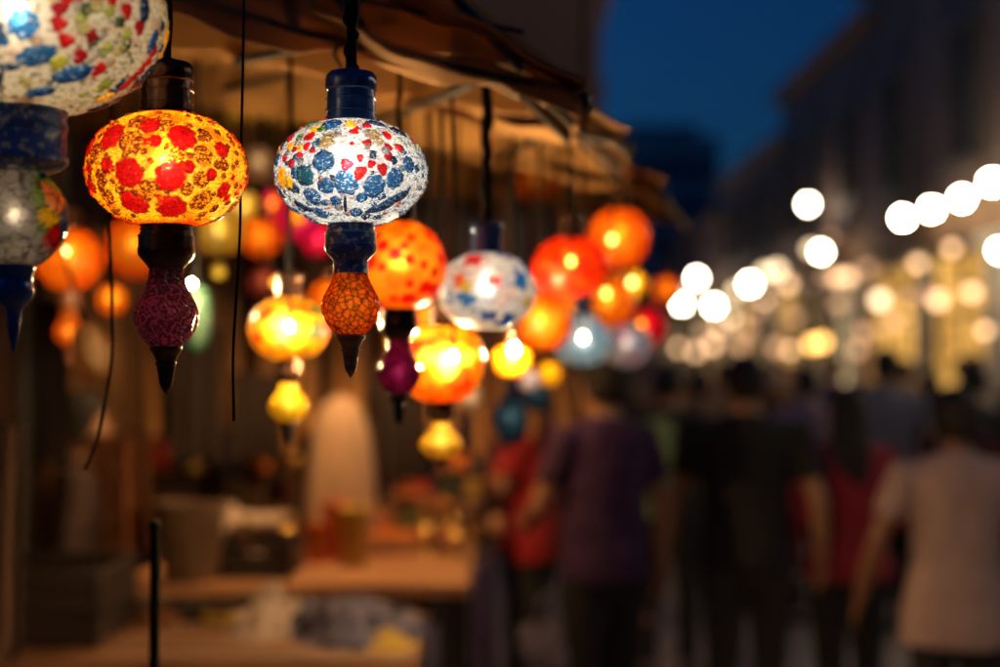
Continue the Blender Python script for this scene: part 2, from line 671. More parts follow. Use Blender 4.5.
def paint_amber(p, seed, spec=True):
    n1 = fbm(p, 4, seed)
    C = mixc(np.tile(np.array([1.0, 0.66, 0.05]), (len(p), 1)), (1.0, 0.34, 0.012), np.clip((n1 - .44) * 4, 0, 1))
    # fine dark filigree between the pieces
    rid = np.abs(fbm(p, 7, seed + 20) - 0.5)
    C = mixc(C, (0.35, 0.06, 0.004), np.clip((0.022 - rid) / 0.02, 0, 1) * 0.8)
    rid = np.abs(vnoise(p, 24, seed + 23) - 0.5)
    C = mixc(C, (0.50, 0.12, 0.006), np.clip((0.05 - rid) / 0.05, 0, 1) * 0.55)
    C = mixc(C, (0.85, 0.12, 0.008), np.clip((vnoise(p, 22, seed + 2) - .68) * 5, 0, 1) * 0.6)
    if spec:
        reds = [(215, 235, 58), (85, 262, 42), (530, 238, 56), (420, 265, 26), (305, 405, 60), (485, 418, 60),
                (310, 530, 56), (465, 545, 56), (200, 365, 34), (560, 375, 26), (680, 282, 36), (645, 400, 25),
                (680, 458, 34), (95, 370, 26), (95, 440, 34), (385, 190, 40)]
        browns = [(135, 305, 44), (315, 270, 52), (615, 320, 42), (505, 310, 42), (165, 415, 33), (605, 425, 34),
                  (330, 165, 40), (432, 178, 45), (590, 510, 45), (180, 490, 40), (258, 470, 26), (545, 470, 26),
                  (205, 180, 30), (610, 220, 30), (690, 350, 26), (395, 470, 36)]
        for k, (x, y, r) in enumerate(browns):
            c = dirn((x - 390) / 362, (345 - y) / 270)
            C = blob(C, p, c, r / 362 * 1.1, (0.26, 0.045, 0.008), 6, .06, k, 1.1, 0.3 * k, 0.42, (0.95, 0.42, 0.02), seed + k)
        for k, (x, y, r) in enumerate(reds):
            c = dirn((x - 390) / 362, (345 - y) / 270)
            C = blob(C, p, c, r / 362 * 1.06, RED, 7 + k % 3, .05, k * 1.3, 1, 0, 0.16, (0.98, 0.16, 0.02), seed + 50 + k,
                     outline=(0.26, 0.025, 0.004))
        keep = lambda q: q[1] > 0.12
        pts, rg = scatter(46, 0.26, seed, keep)
    else:
        pts, rg = scatter(60, 0.25, seed)
    for k, q in enumerate(pts):
        if k % 5 < 3:
            C = blob(C, p, q, rg.uniform(.10, .17), RED, 7 + k % 3, .05, k, 1, 0, .16, (.98, .16, .02), seed + k,
                     outline=(0.26, 0.025, 0.004))
        else:
            C = blob(C, p, q, rg.uniform(.08, .14), (0.26, 0.045, 0.008), 6, .06, k, 1.1, k, .42, (.95, .42, .02), seed + k)
    fillp, rg = scatter(230, 0.115, seed + 9)
    for k, q in enumerate(fillp):
        if RELIEF[0] is not None:
            j = int(np.argmax(p @ q))
            if RELIEF[0][j] > .15:
                continue
        C = blob(C, p, q, rg.uniform(.028, .055), [(.30, .05, .008), (.70, .015, .01), (.42, .10, .01)][k % 3], 4, .12, k, rg.uniform(.7, 1.3), k, .25, (.95, .4, .03), seed + k)
    # red glass collar by the openings
    C = mixc(C, (0.85, 0.05, 0.008), np.clip((np.abs(p[:, 2]) - 0.90) * 14, 0, 1))
    return C


def white_base(p, seed):
    n1 = fbm(p, 6, seed)
    C = mixc(np.tile(np.array([0.74, 0.76, 0.74]), (len(p), 1)), (0.58, 0.40, 0.32), np.clip((n1 - .5) * 4, 0, 1) * .7)
    fl = vnoise(p, 30, seed + 4) * 0.6 + vnoise(p, 60, seed + 6) * 0.4
    C = mixc(C, (0.10, 0.09, 0.09), np.clip((fl - .56) * 8, 0, 1) * 0.6)
    return C


def paint_white(p, seed, spec=True, big=1.0):
    C = white_base(p, seed)
    wspk = (0.55, 0.62, 0.66)
    if spec:
        S = 362.0
        f = lambda x, y: dirn((x - 410) / 366, (340 - y) / 248)
        for k, (x, y, r, el, ro) in enumerate([(160, 430, 50, .6, -.5), (210, 515, 50, .5, -.6), (640, 480, 75, .35, .6),
                                               (570, 520, 70, .35, .6), (640, 170, 50, .5, -.4), (90, 440, 40, .6, -.9),
                                               (540, 140, 45, .5, -.3), (700, 500, 40, .4, .8)]):
            C = blob(C, p, f(x, y), r / S, NAVY, 0, 0, 0, el, ro, .25, (.3, .36, .42), seed + k)
        for k, (x, y, r) in enumerate([(345, 152, 46), (322, 335, 52), (425, 428, 56), (550, 440, 52), (642, 400, 46),
                                       (702, 330, 38), (330, 440, 38), (262, 480, 42), (80, 300, 28), (370, 502, 25),
                                       (490, 487, 25), (290, 545, 35), (455, 545, 28)]):
            C = blob(C, p, f(x, y), r / S * 1.02, BLUE, 7, .05, k, 1, 0, .30, wspk, seed + 30 + k)
        C = blob(C, p, f(228, 392), 50 / S, TEAL, 8, .04, 0, 1, 0, .2, (.3, .45, .4), seed + 60)
        C = blob(C, p, f(412, 515), 52 / S, NAVY, 0, 0, 0, .14, 1.5, 0, seed=seed)
        for k, (x, y, r) in enumerate([(435, 155, 26), (275, 180, 28), (155, 250, 24), (110, 385, 46), (205, 265, 18),
                                       (90, 230, 22), (150, 410, 30), (640, 300, 0.1), (120, 180, 24)]):
            C = blob(C, p, f(x, y), r / S, YEL, 5, .12, k, 1, 0, .2, (.9, .7, .3), seed + 70 + k)
        for k, (x, y, r) in enumerate([(540, 205, 34), (565, 232, 24), (330, 240, 40)]):
            C = blob(C, p, f(x, y), r / S, (.42, .30, .13), 6, .1, k, 1, 0, .35, (.75, .66, .45), seed + 80 + k)
        for k, (x, y, r) in enumerate([(250, 132, 28), (305, 180, 20), (200, 213, 20)]):
            C = blob(C, p, f(x, y), r / S, (.08, .22, .06), 6, .12, k, 1, 0, .25, (.6, .6, .3), seed + 85 + k)
        for k, (x, y, r) in enumerate([(430, 350, 30), (488, 385, 33), (588, 365, 28), (455, 195, 22), (505, 158, 24),
                                       (600, 205, 24), (660, 260, 27), (520, 250, 21), (615, 305, 26), (610, 262, 22),
                                       (540, 345, 20), (490, 320, 18), (145, 200, 27), (250, 215, 28), (130, 300, 23),
                                       (205, 305, 23), (165, 330, 27), (240, 262, 21), (270, 282, 18), (180, 272, 15)]):
            C = blob(C, p, f(x, y), r / S, RED if k % 4 else (.5, .01, .03), 3, .12, k * 1.7, .85, k, .12, (.9, .3, .2), seed + 90 + k)
        pts, rg = scatter(60, 0.22, seed, lambda q: q[1] > 0.15)
        fillp, rf_ = scatter(230, 0.12, seed + 9)
        for k, q in enumerate(fillp):
            if RELIEF[0] is not None and RELIEF[0][int(np.argmax(p @ q))] > .15:
                continue
            C = blob(C, p, q, rf_.uniform(.028, .058), [BLUE, (.30, .30, .30), NAVY, (.45, .12, .08), (.22, .25, .30), (.05, .16, .32)][k % 6] if q[2] < .25 else [(.35, .30, .26), RED, (.40, .36, .2), BLUE][k % 4], 4, .12, k, rf_.uniform(.6, 1.4), k, .3, (.6, .6, .58), seed + k)
    else:
        pts, rg = scatter(int(64 / big ** 2), 0.235 * big, seed)
    pal = [BLUE, BLUE, NAVY, RED, BLUE, YEL, TEAL, RED, NAVY]
    for k, q in enumerate(pts):
        col = pal[k % len(pal)]
        C = blob(C, p, q, rg.uniform(.08, .15) * big, col, 6, .07, k, 1, 0, .25, wspk if col[2] > .05 else (.9, .4, .2), seed + k)
    return C


def paint_fore(p, seed):
    C = white_base(p, seed) * np.array([1.0, .86, .66])
    # photo layout: centre (16,13), half width 148, half height 104 (pixels of the photograph)
    f = lambda x, y: dirn((x - 16) / 150.0, (13 - y) / 106.0)
    S = 150.0
    g = 180 / 1000.0
    for k, (x, y, r, el, ro, col) in enumerate([
        (405, 118, 66, 1, 0, NAVY), (372, 308, 68, 1, 0, BLUE), (195, 355, 78, .8, 0, NAVY), (395, 445, 90, .55, .35, BLUE),
        (515, 505, 90, .55, .5, BLUE), (40, 100, 55, 1.1, 0, NAVY), (40, 400, 60, 1, 0, BLUE), (640, 30, 75, .8, 0, BLUE),
        (510, 30, 50, .7, 0, NAVY), (180, 550, 55, .2, 1.25, NAVY), (130, 480, 60, .3, 0, NAVY), (250, 500, 45, .4, 0, NAVY),
        (330, 590, 60, .5, .5, BLUE), (680, 510, 60, .5, .6, (.1, .13, .25)), (780, 30, 60, .6, -.6, BLUE), (880, 250, 40, 1.5, 0, BLUE),
        (30, 560, 70, .6, -.4, NAVY), (880, 120, 40, 1.5, 0, NAVY)]):
        C = blob(C, p, f(x * g, y * g), r * g / S * 1.18, col, 8, .05, k, el, ro, .25, (.45, .52, .55), seed + k)
    for k, (x, y, r, col) in enumerate([
        (60, 30, 75, YEL), (140, 75, 45, YEL), (520, 140, 45, YEL), (35, 315, 60, (.45, .42, .06)), (480, 460, 45, (.5, .45, .06)),
        (610, 520, 45, (.35, .36, .05)), (600, 580, 45, YEL), (720, 90, 55, (.5, .5, .08)), (85, 250, 45, (.7, .25, .2))]):
        C = blob(C, p, f(x * g, y * g), r * g / S, col, 5, .12, k, 1, 0, .2, (.9, .75, .4), seed + 40 + k)
    # rosette: a ring of red petals round olive beads
    for k in range(16):
        a = 2 * math.pi * k / 16
        C = blob(C, p, f((700 + 165 * math.cos(a)) * g, (290 + 185 * math.sin(a)) * g), 46 * g / S, RED if k % 3 else (.45, .01, .02),
                 3, .15, k, .8, a, .15, (.9, .35, .25), seed + 60 + k)
    for k in range(11):
        a = 2 * math.pi * k / 11
        C = blob(C, p, f((715 + 85 * math.cos(a)) * g, (270 + 95 * math.sin(a)) * g), 36 * g / S,
                 [(.42, .42, .10), (.10, .12, .04), (.5, .42, .15)][k % 3], 5, .1, k, 1, 0, .2, (.8, .7, .5), seed + 80 + k)
    C = blob(C, p, f(600 * g, 130 * g), 45 * g / S, RED, 4, .2, 0, 1, 0, .1, seed=seed)
    C = blob(C, p, f(660 * g, 320 * g), 34 * g / S, DRED, 4, .2, 0, 1, 0, .1, seed=seed)
    fillp, rg = scatter(120, 0.16, seed + 9)
    for k, q in enumerate(fillp):
        if RELIEF[0] is not None and RELIEF[0][int(np.argmax(p @ q))] > .12:
            continue
        C = blob(C, p, q, rg.uniform(.03, .05), [NAVY, BLUE, (.55, .38, .24), NAVY, (.5, .42, .12)][k % 5], 5, .12, k, rg.uniform(.7, 1.3), k, .2, (.55, .58, .6), seed + k)
    pts, rg = scatter(30, 0.24, seed, lambda q: q[1] > 0.15 or q[0] < -0.3)
    for k, q in enumerate(pts):
        C = blob(C, p, q, rg.uniform(.1, .16), [BLUE, NAVY, RED, YEL][k % 4], 6, .07, k, 1, 0, .25, (.5, .55, .6), seed + k)
    return C


def paint_cells(p, seed, pal, n=70, line=(0.1, 0.03, 0.01), lw=0.02, squash=1.0):
    pts, rg = scatter(n, 1.9 / math.sqrt(n), seed)
    P = np.array(pts)
    d = np.sqrt(np.maximum(2 - 2 * (p @ P.T), 0)) + 0.03 * (vnoise(p, 12, seed)[:, None] - .5)
    o = np.argsort(d, axis=1)[:, :2]
    d1 = d[np.arange(len(p)), o[:, 0]]
    d2 = d[np.arange(len(p)), o[:, 1]]
    cols = np.array([pal[k] for k in rg.randint(0, len(pal), len(P))])
    C = cols[o[:, 0]]
    C = C * (0.75 + 0.5 * fbm(p, 9, seed)[:, None])
    return mixc(C, line, np.clip((lw - (d2 - d1)) / (lw * .6), 0, 1) * .85)


def paint_plain(p, seed, c1, c2, spots=None, scol=RED):
    n = fbm(p, 3.0, seed)
    C = mixc(np.tile(np.array(c1), (len(p), 1)), c2, np.clip((n - .4) * 4, 0, 1))
    fil = np.abs(fbm(p, 5, seed + 3) - .5)
    C = C * (1 - 0.35 * np.clip((.03 - fil) / .03, 0, 1))[:, None]
    if spots:
        pts, rg = scatter(spots, 0.42, seed)
        for k, q in enumerate(pts):
            C = blob(C, p, q, rg.uniform(.12, .22), scol, 5, .1, k, 1, 0, 0.1, (1, .4, .1), seed + k)
    return C


OR1, OR2 = (1.0, 0.25, 0.012), (0.95, 0.13, 0.008)
STY = {
    'amber': lambda p: paint_amber(p, 3),
    'white': lambda p: paint_white(p, 11),
    'fore': lambda p: paint_fore(p, 21),
    'redorange': lambda p: paint_spots(p, 5, (1, .42, .03), (1, .24, .012), [RED, (.6, .01, .01), (.85, .06, .01)], 60, (.09, .17)),
    'bluewhite': lambda p: paint_bluewhite(p),
    'honey': lambda p: paint_cells(p, 15, [(1, .5, .02), (1, .30, .012), (1, .66, .08), (.80, .10, .008), (1, .40, .02), (1, .55, .04)], 60, (.45, .06, .005), .06),
    'red_plain': lambda p: paint_plain(p, 31, (1.0, .14, .01), (.75, .04, .008)),
    'orange_plain': lambda p: paint_plain(p, 32, (1.0, .30, .015), (.9, .17, .008)),
    'orange_b': lambda p: paint_plain(p, 33, (1.0, .34, .02), (1.0, .22, .01)),
    'orange_c': lambda p: paint_cells(p, 34, [(1, .33, .02), (1, .26, .012), (1, .4, .03)], 40, (.7, .14, .006), .04),
    'steel': lambda p: paint_cells(p, 35, [(.34, .45, .52), (.5, .55, .56), (.22, .36, .48), (.44, .5, .5)], 50, (.12, .16, .2), .03),
    'pinkwhite': lambda p: paint_cells(p, 36, [(.62, .5, .52), (.5, .3, .35), (.35, .42, .6), (.62, .55, .52)], 36, (.25, .15, .2), .03),
    'magenta': lambda p: paint_plain(p, 37, (.75, .02, .09), (.55, .01, .10)),
    'magorange': lambda p: paint_cells(p, 38, [(.85, .02, .16), (1, .25, .02), (.8, .05, .05), (1, .35, .03), (.75, .02, .22)], 22, (.3, .02, .02), .03),
    'yellowmix': lambda p: paint_cells(p, 39, [(1, .55, .03), (.95, .45, .02), (.9, .62, .12), (.16, .28, .14), (.8, .2, .02), (1, .6, .06), (.6, .35, .03)], 70, (.18, .09, .01), .05),
    'yellowpale': lambda p: paint_cells(p, 40, [(.85, .55, .06), (.75, .5, .1), (.8, .62, .2)], 40, (.4, .25, .02), .03),
    'orange_red_spot': lambda p: paint_plain(p, 41, (1, .32, .02), (1, .22, .01), 6),
    'yellow_plain': lambda p: paint_plain(p, 42, (1, .60, .02), (.95, .48, .01)),
    'teal': lambda p: paint_plain(p, 43, (.20, .32, .20), (.10, .22, .17)),
    'sky': lambda p: paint_plain(p, 44, (.10, .26, .42), (.05, .15, .32)),
    'cream': lambda p: paint_cells(p, 45, [(.7, .46, .28), (.6, .38, .22), (.75, .55, .38)], 60, (.3, .16, .08), .03),
    'mauve': lambda p: paint_plain(p, 46, (.30, .10, .12), (.22, .06, .10)),
    'tan': lambda p: paint_plain(p, 47, (.55, .36, .2), (.45, .28, .15)),
}


def paint_spots(p, seed, c1, c2, pal, n, rr):
    C = paint_plain(p, seed, c1, c2)
    pts, rg = scatter(n, 1.9 / math.sqrt(n), seed)
    for k, q in enumerate(pts):
        C = blob(C, p, q, rg.uniform(*rr), pal[k % len(pal)], 5, .1, k, 1, 0, .12, c1, seed + k)
    return C


def paint_bluewhite(p):
    C = paint_cells(p, 12, [(.74, .70, .66), (.72, .66, .6), (.62, .64, .68), (.74, .6, .54), (.7, .7, .68)], 120, (.10, .17, .30), .02)
    pts, rg = scatter(26, 0.40, 13)
    for k, q in enumerate(pts):
        C = blob(C, p, q, rg.uniform(.14, .24), [(.01, .10, .32), (.015, .16, .42), (.008, .07, .26), (.7, .06, .04), (.5, .4, .08)][k % 5], 4, .25, k, .8, k, .1, (.5, .6, .7), k)
    C = blob(C, p, dirn(-.55, .2), .15, (.75, .12, .05), 5, .1, 0, 1, 0, .2, (.8, .6, .3), 3)
    C = blob(C, p, dirn(-.42, .05), .13, (.6, .45, .08), 5, .1, 0, 1, 0, .2, (.8, .7, .4), 4)
    return C


def globe_mesh(name, rad, asp, style, nlon, nlat, shape='oval'):
    """a blown-glass globe with its mosaic as a colour attribute"""
    zs = []
    vs, ps = [], []
    t0, t1 = -R(76), R(76)
    if shape == 'drop':
        t0, t1 = -R(86), R(80)
    for j in range(nlat + 1):
        t = t0 + (t1 - t0) * j / nlat
        ct, st = math.cos(t), math.sin(t)
        rr = ct ** 0.92
        zz = st
        if shape == 'drop':          # pear: pulled out towards the top
            rr = ct ** 0.9 * (1.0 - 0.30 * max(st, 0))
            zz = st * (1.25 if st > 0 else 0.85)
        if shape == 'bowl':          # flat shoulders, pulled down
            rr = ct ** 0.75
            zz = st * (0.75 if st > 0 else 1.1)
        for i in range(nlon):
            a = 2 * math.pi * i / nlon
            vs.append((rad * rr * math.cos(a), rad * rr * math.sin(a), rad * asp * zz))
            ps.append((ct * math.cos(a), ct * math.sin(a), st))
    fs = []
    for j in range(nlat):
        for i in range(nlon):
            i2 = (i + 1) % nlon
            fs.append((j * nlon + i, j * nlon + i2, (j + 1) * nlon + i2, (j + 1) * nlon + i))
    fs.append(tuple(range(nlon - 1, -1, -1)))
    fs.append(tuple(nlat * nlon + k for k in range(nlon)))
    me = bpy.data.meshes.new(name)
    me.from_pydata(vs, [], fs)
    me.polygons.foreach_set('use_smooth', [True] * len(me.polygons))
    PASP[0] = asp
    RELIEF[0] = np.zeros(len(ps)) if nlon > 300 else None
    C = np.clip(STY[style](np.array(ps)), 0.0, 0.98) * 0.86
    if nlon > 300:
        # the pieces stand proud of the glass
        P3 = np.array(vs)
        nr = np.array(ps) / np.array([1, 1, asp])
        nr /= np.linalg.norm(nr, axis=1)[:, None]
        h_ = RELIEF[0] * .0021 + .0008 * vnoise(np.array(ps), 70, 5)
        me.vertices.foreach_set('co', (P3 + nr * h_[:, None]).astype(np.float32).ravel())
    at_ = me.color_attributes.new('tint', 'FLOAT_COLOR', 'POINT')
    at_.data.foreach_set('color', np.concatenate([C, np.ones((len(C), 1))], axis=1).astype(np.float32).ravel())
    me.update()
    return me


# ------------------------------------------------------------------ the setting
g = MB().add([(-400, -60, 0), (400, -60, 0), (400, 900, 0), (-400, 900, 0)], [(0, 1, 2, 3)])
tag(g.build('ground', M['paving'], smooth=False), kind='structure')


def windows_on(parent, plane, along, z0, cols, w, h, pane_mat, depth=0.12, sgn=-1):
    """plane: ('x', x) facade seen from -x, or ('y', y) facade seen from -y; along: centre list"""
    for c in cols:
        f = MB()
        d = depth
        t = 0.09
        def bx(a, z, wa, wz, off, th):
            if plane[0] == 'x':
                f.box((plane[1] + sgn * off, a, z), (th, wa, wz))
            else:
                f.box((a, plane[1] - off, z), (wa, th, wz))
        zc = z0 + h / 2
        bx(c - w / 2, zc, t, h, d / 2, d)
        bx(c + w / 2, zc, t, h, d / 2, d)
        bx(c, z0 - t / 2, w + t + 0.1, t, d / 2 + .03, d + .06)
        bx(c, z0 + h + t / 2, w + t + 0.06, t, d / 2 + .02, d + .04)
        bx(c, zc, 0.05, h - .004, 0.035, 0.07)
        fo = f.build('window', M['frame'], parent, smooth=False)
        p_ = MB()
        if plane[0] == 'x':
            p_.box((plane[1] + sgn * 0.012, c, zc), (0.02, w - t - .004, h - .004))
        else:
            p_.box((c, plane[1] - 0.012, zc), (w - t - .004, 0.02, h - .004))
        p_.build('pane', pane_mat, fo, smooth=False)


def building(name, label, x0, x1, y0, y1, h, mat, floors, wcols, front='x', shop=None, base=0.0, sgn=-1):
    b = empty(name, ((x0 + x1) / 2, y0, 0), label, 'building')
    inv = Vector(b.location)

    def put(o):
        o.matrix_parent_inverse = Matrix.Translation(-inv)
        return o
    w = MB().box(((x0 + x1) / 2, (y0 + y1) / 2, h / 2), (x1 - x0, y1 - y0, h))
    put(w.build('wall', mat, b, smooth=False))
    c = MB()
    c.box(((x0 + x1) / 2, (y0 + y1) / 2, h + .08), (x1 - x0 + .5, y1 - y0 + .3, .16))
    c.box(((x0 + x1) / 2, (y0 + y1) / 2, h + .22), (x1 - x0 + .2, y1 - y0 + .1, .12))
    put(c.build('cornice', M['stone_dark'], b, smooth=False))
    xf = x0 if sgn < 0 else x1
    n0 = len(b.children)
    for (z0, hh) in floors:
        windows_on(b, ('x', xf), None, z0, wcols, 1.0, hh, M['pane'], sgn=sgn)
    for ch in b.children[n0:]:
        put(ch)
    return b, put


# right-hand row of buildings, its street face at x = 6
XR = 6.0
rows = [
    (9.0, 16.2, 8.6, 'stone_dark', 'dark stone building at the right edge of the street, nearest of the row'),
    (16.25, 22.4, 7.6, 'stone_dark', 'dark building above the brightest amber shop windows on the right'),
    (22.45, 29.5, 7.2, 'stone_pink', 'brownish building with pale pilasters, third along the right side'),
    (29.55, 37.5, 6.3, 'stone_dark', 'low dark building behind the string of white globe lights'),
    (37.55, 52.0, 5.6, 'stone_pink', 'farthest and lowest building of the right hand row'),
]
for bi, (y0, y1, h, mt, lb) in enumerate(rows):
    n = max(2, int((y1 - y0) / 2.2))
    cols = [y0 + (y1 - y0) * (k + .5) / n for k in range(n)]
    b, put = building('street_building', lb, XR, XR + 7, y0, y1, h, M[mt], [(4.3, min(1.7, h - 5.0))] if h > 5.7 else [], cols)
    # ground floor: pilasters, lit display windows, fascia, cloth awning
    m = n
    seg = (y1 - y0) / m
    for k in range(m + 1):
        yy = min(max(y0 + k * seg, y0 + .22), y1 - .22)
        p = MB()
        p.box((XR - .10, yy, 1.6), (.2, .36, 3.2))
        p.box((XR - .14, yy, .2), (.28, .44, .4))
        p.box((XR - .14, yy, 3.12), (.28, .46, .14))
        put(p.build('pilaster', M['pilaster'], b, smooth=False))
    fa = MB().box((XR - .12, (y0 + y1) / 2, 3.47), (.24, y1 - y0 - .02, .5))
    put(fa.build('fascia', M['shop_cloth'], b, smooth=False))
    for k in range(m):
        yc = y0 + (k + .5) * seg
        ww = seg - .62
        key = {0: ['lit_amber', 'lit_amber', 'lit_amber'], 1: ['lit_amber', 'lit_amber', 'lit_cream'], 2: ['lit_cream', 'lit_dim', 'lit_amber'],
               3: ['lit_dim', 'lit_amber', 'lit_dim'], 4: ['lit_dim', 'lit_cream', 'lit_dim']}[bi][k % 3]
        f = MB()
        f.box((XR - .05, yc - ww / 2, 1.62), (.1, .08, 3.14))
        f.box((XR - .05, yc + ww / 2, 1.62), (.1, .08, 3.14))
        f.box((XR - .05, yc, .25), (.1, ww - .09, .5))
        f.box((XR - .05, yc, 3.14), (.1, ww - .09, .1))
        f.box((XR - .04, yc, 1.795), (.08, .05, 2.58))
        f.box((XR - .04, yc - ww * .25 , 2.3), (.06, ww * .5 - .07, .05))
        f.box((XR - .04, yc + ww * .25 , 2.3), (.06, ww * .5 - .07, .05))
        fo = put(f.build('shop_window', M['frame'], b, smooth=False))
        pn = MB().box((XR - .015, yc, 1.795), (.02, ww - .1, 2.57))
        po = pn.build('pane', M[key], fo, smooth=False)
        po.matrix_parent_inverse = Matrix()

# left building behind the stalls, gable end of a taller block
b, put = building('street_building', 'pale brown building rising behind the stall canopies on the left', -7.0, 0.95, 13.0, 22.0, 5.6,
                  M['stone_pink'], [(3.0, 1.5)], [15.0, 17.5, 20.0], sgn=1)
n0 = len(b.children)
windows_on(b, ('y', 13.0), None, 3.0, [-5.5, -3.5, -1.6], 1.0, 1.5, M['pane'])
for ch in b.children[n0:]:
    put(ch)

# distant tower
tb = empty('tower_block', (9.2, 80, 0), 'distant dark tower block at the end of the street', 'building')
t = MB()
t.box((0, 4, 7.4), (7.0, 8, 14.8))
t.box((.2, 4, 15.2), (4.5, 6, .8))
t.build('wall', M['stone_grey'], tb, smooth=False)
for fz in range(6):
    for k in range(5):
        w = MB().box((-2.7 + k * 1.35, -.03, 1.8 + fz * 2.2), (.85, .08, 1.2))
        w.build('window', M['pane'], tb, smooth=False)
fb = MB()
fb2 = empty('street_building', (-6, 40, 0), 'far dark building across the end of the stall row', 'building')
fb.box((2.5, 5, 3.2), (11, 10, 6.4))
fb.box((2.5, 5, 6.5), (11.4, 10.4, .2))
fb.build('wall', M['stone_grey'], fb2, smooth=False)
for k in range(5):
    for z in (2.2, 4.6):
        MB().box((-1.8 + k * 2.0, -.03, z), (.9, .08, 1.3)).build('window', M['pane'], fb2, smooth=False)


# ------------------------------------------------------------------ stall canopies
canopy_bvh = []


def bil(a, b, c, d, u, v):
    return (a * (1 - u) + b * u) * (1 - v) + (d * (1 - u) + c * u) * v


def canopy(T, L, label, seed, width=1.5, rise=0.48, run=0.27, lean=.03):
    T = Vector(T)
    u = Vector((lean, 1, 0.02)).normalized()
    F = T + u * L
    Rn = T + Vector((-.5, run * .95, rise))
    Rf = F + Vector((-.5, -.12, rise))
    if Rf.y < Rn.y + .1:
        Rf.y = Rn.y + .1
    Ln = T + Vector((-width, -.05, .25 * width * .9))
    Lf = F + Vector((-width, 0, .3))
    root = empty('stall_canopy', (T.x - width / 2, T.y + L / 2, 0), label, 'canopy', 'tent canopies over the lantern stalls')
    inv = Matrix.Translation(-Vector(root.location))
    rg = random.Random(seed)
    ph = [rg.uniform(0, 6) for _ in range(6)]

    def ripple(p, amt):
        return Vector((0, 0, amt * (math.sin(p.x * 31 + p.y * 7 + ph[0]) * .5 + math.sin(p.x * 13 - p.y * 17 + ph[1]) + .4 * math.sin(
            p.x * 57 + p.y * 33 + ph[2]))))
    mb = MB()

    def patch(a, b, c, d, nu=26, nv=26, sag=.05):
        def fn(s, t_):
            p = bil(a, b, c, d, s, t_)
            e = (s * (1 - s) * t_ * (1 - t_)) * 16
            return p + Vector((0, 0, -sag * e)) + ripple(p, .007 + .011 * e)
        mb.grid(fn, nu, nv)
    patch(T, F, Rf, Rn)
    patch(T, Rn, Rn + (Ln - Rn) * .02, Ln, sag=.04)
    patch(Ln, Rn, Rf, Lf)
    patch(F, Lf, Rf + (Lf - Rf) * .02, Rf, sag=.03)
    # loose hem turned under along the near eave and along the street eave
    def hem(a, b, drop, ph_):
        def fn(s, t_):
            p = a * (1 - s) + b * s
            w = math.sin(s * 37 + ph_) * .5 + math.sin(s * 17 + ph_ * 2)
            return p + Vector((.004 * w, -.012 * t_ * (1 + w) , -drop * t_ * (1 + .3 * w))) + ripple(p, .006)
        mb.grid(fn, 70, 4)
    hem(Ln, T, .035, ph[3])
    hem(T, F, .028, ph[4])
    o = mb.build('canopy_cloth', M['canopy'], root, thick=.003, auto=False)
    o.matrix_parent_inverse = inv
    bm_ = BVHTree.FromPolygons([Vector(v) for v in mb.v], mb.f)
    canopy_bvh.append(bm_)

    def rod(name, a, b, r, sag=0.0, n=8):
        pts = [a + (b - a) * (k / 8) + Vector((0, 0, -sag * 4 * (k / 8) * (1 - k / 8))) for k in range(9)]
        q = MB().tube(pts, r, n).build(name, M['canopy_rib'], root)
        q.matrix_parent_inverse = inv
    dz = Vector((0, 0, -.022))
    rod('rib', T + dz + (T - Rn).normalized() * .02, Rn + dz, .011)
    rod('rib', F + dz, Rf + dz, .010)
    rod('rib', Ln + dz, Rn + dz, .010)
    rod('rib', Lf + dz, Rf + dz, .010)
    mid = T * .72 + Ln * .28
    rod('rib', mid + dz + Vector((0, .01, 0)), Rn * .9 + Rf * .1 + dz * 2.4, .009)
    mid2 = T * .5 + F * .5
    rod('rib', mid2 + dz, (Rn + Rf) / 2 + dz * 2.4, .008)
    rod('ridge_bar', Rn + dz * 1.6, Rf + dz * 1.6, .012)
    rod('eave_bar', T + dz * .6, Ln + dz * .6, .007, .0)
    # ribs laid over the outside of the near face, and battens across the underside
    up = Vector((0, -.018, .012))
    for a_, b_ in ((.055, .0), (.21, .12), (.42, .3)):
        rod('rib', T * (1 - a_) + Ln * a_ + up * .6, Rn * (1 - b_) + Ln * b_ + up, .008, -.01)
    rod('rib', T * .84 + Rn * .16 + up, Ln * .84 + Rn * .16 + up + Vector((0, 0, .02)), .004, .02)
    for s_ in (.2, .42, .64, .84):
        rod('batten', T * (1 - s_) + Rn * s_ + Vector((0, .03, -.035)), Lf * (s_ * .35) + F * (1 - s_ * .35) + Vector((-.9 * s_, 0, .26 * s_ - .03)), .009, .01)
    # loose strips of cloth laid under the eave, stepping down
    for n_, (ox, oz, ln, wd) in enumerate(((.0, .0, .42, .16), (-.10, -.025, .36, .12))):
        a_ = T + Vector((ox + .012, -.035 - .02 * n_, oz + .006))
        fl = MB()
        def fn(s_, t_, a_=a_, ln=ln, wd=wd, n_=n_):
            p = a_ + Vector((-.86, -.05, .50 - .12 * n_)) * (ln * s_) + Vector((.02, 1, -.06)) * (wd * t_ * (.35 + .65 * s_))
            return p + ripple(p, .008) + Vector((0, 0, -.02 * math.sin(s_ * 3.14)))
        fl.grid(fn, 30, 6)
        o = fl.build('cloth_flap', M['canopy'], root, thick=.006, auto=False)
        o.matrix_parent_inverse = inv
    # bracing bars and posts on the wall side
    rod('brace', Rn + dz * 2, Vector((Ln.x + .02, Ln.y + .3, Ln.z - .25)), .010)
    rod('post', Vector((Ln.x + .02, Ln.y + .3, 0)), Vector((Ln.x + .02, Ln.y + .3, Ln.z + .09)), .025)
    rod('post', Vector((Lf.x + .02, Lf.y - .1, 0)), Vector((Lf.x + .02, Lf.y - .1, Lf.z + .03)), .025)
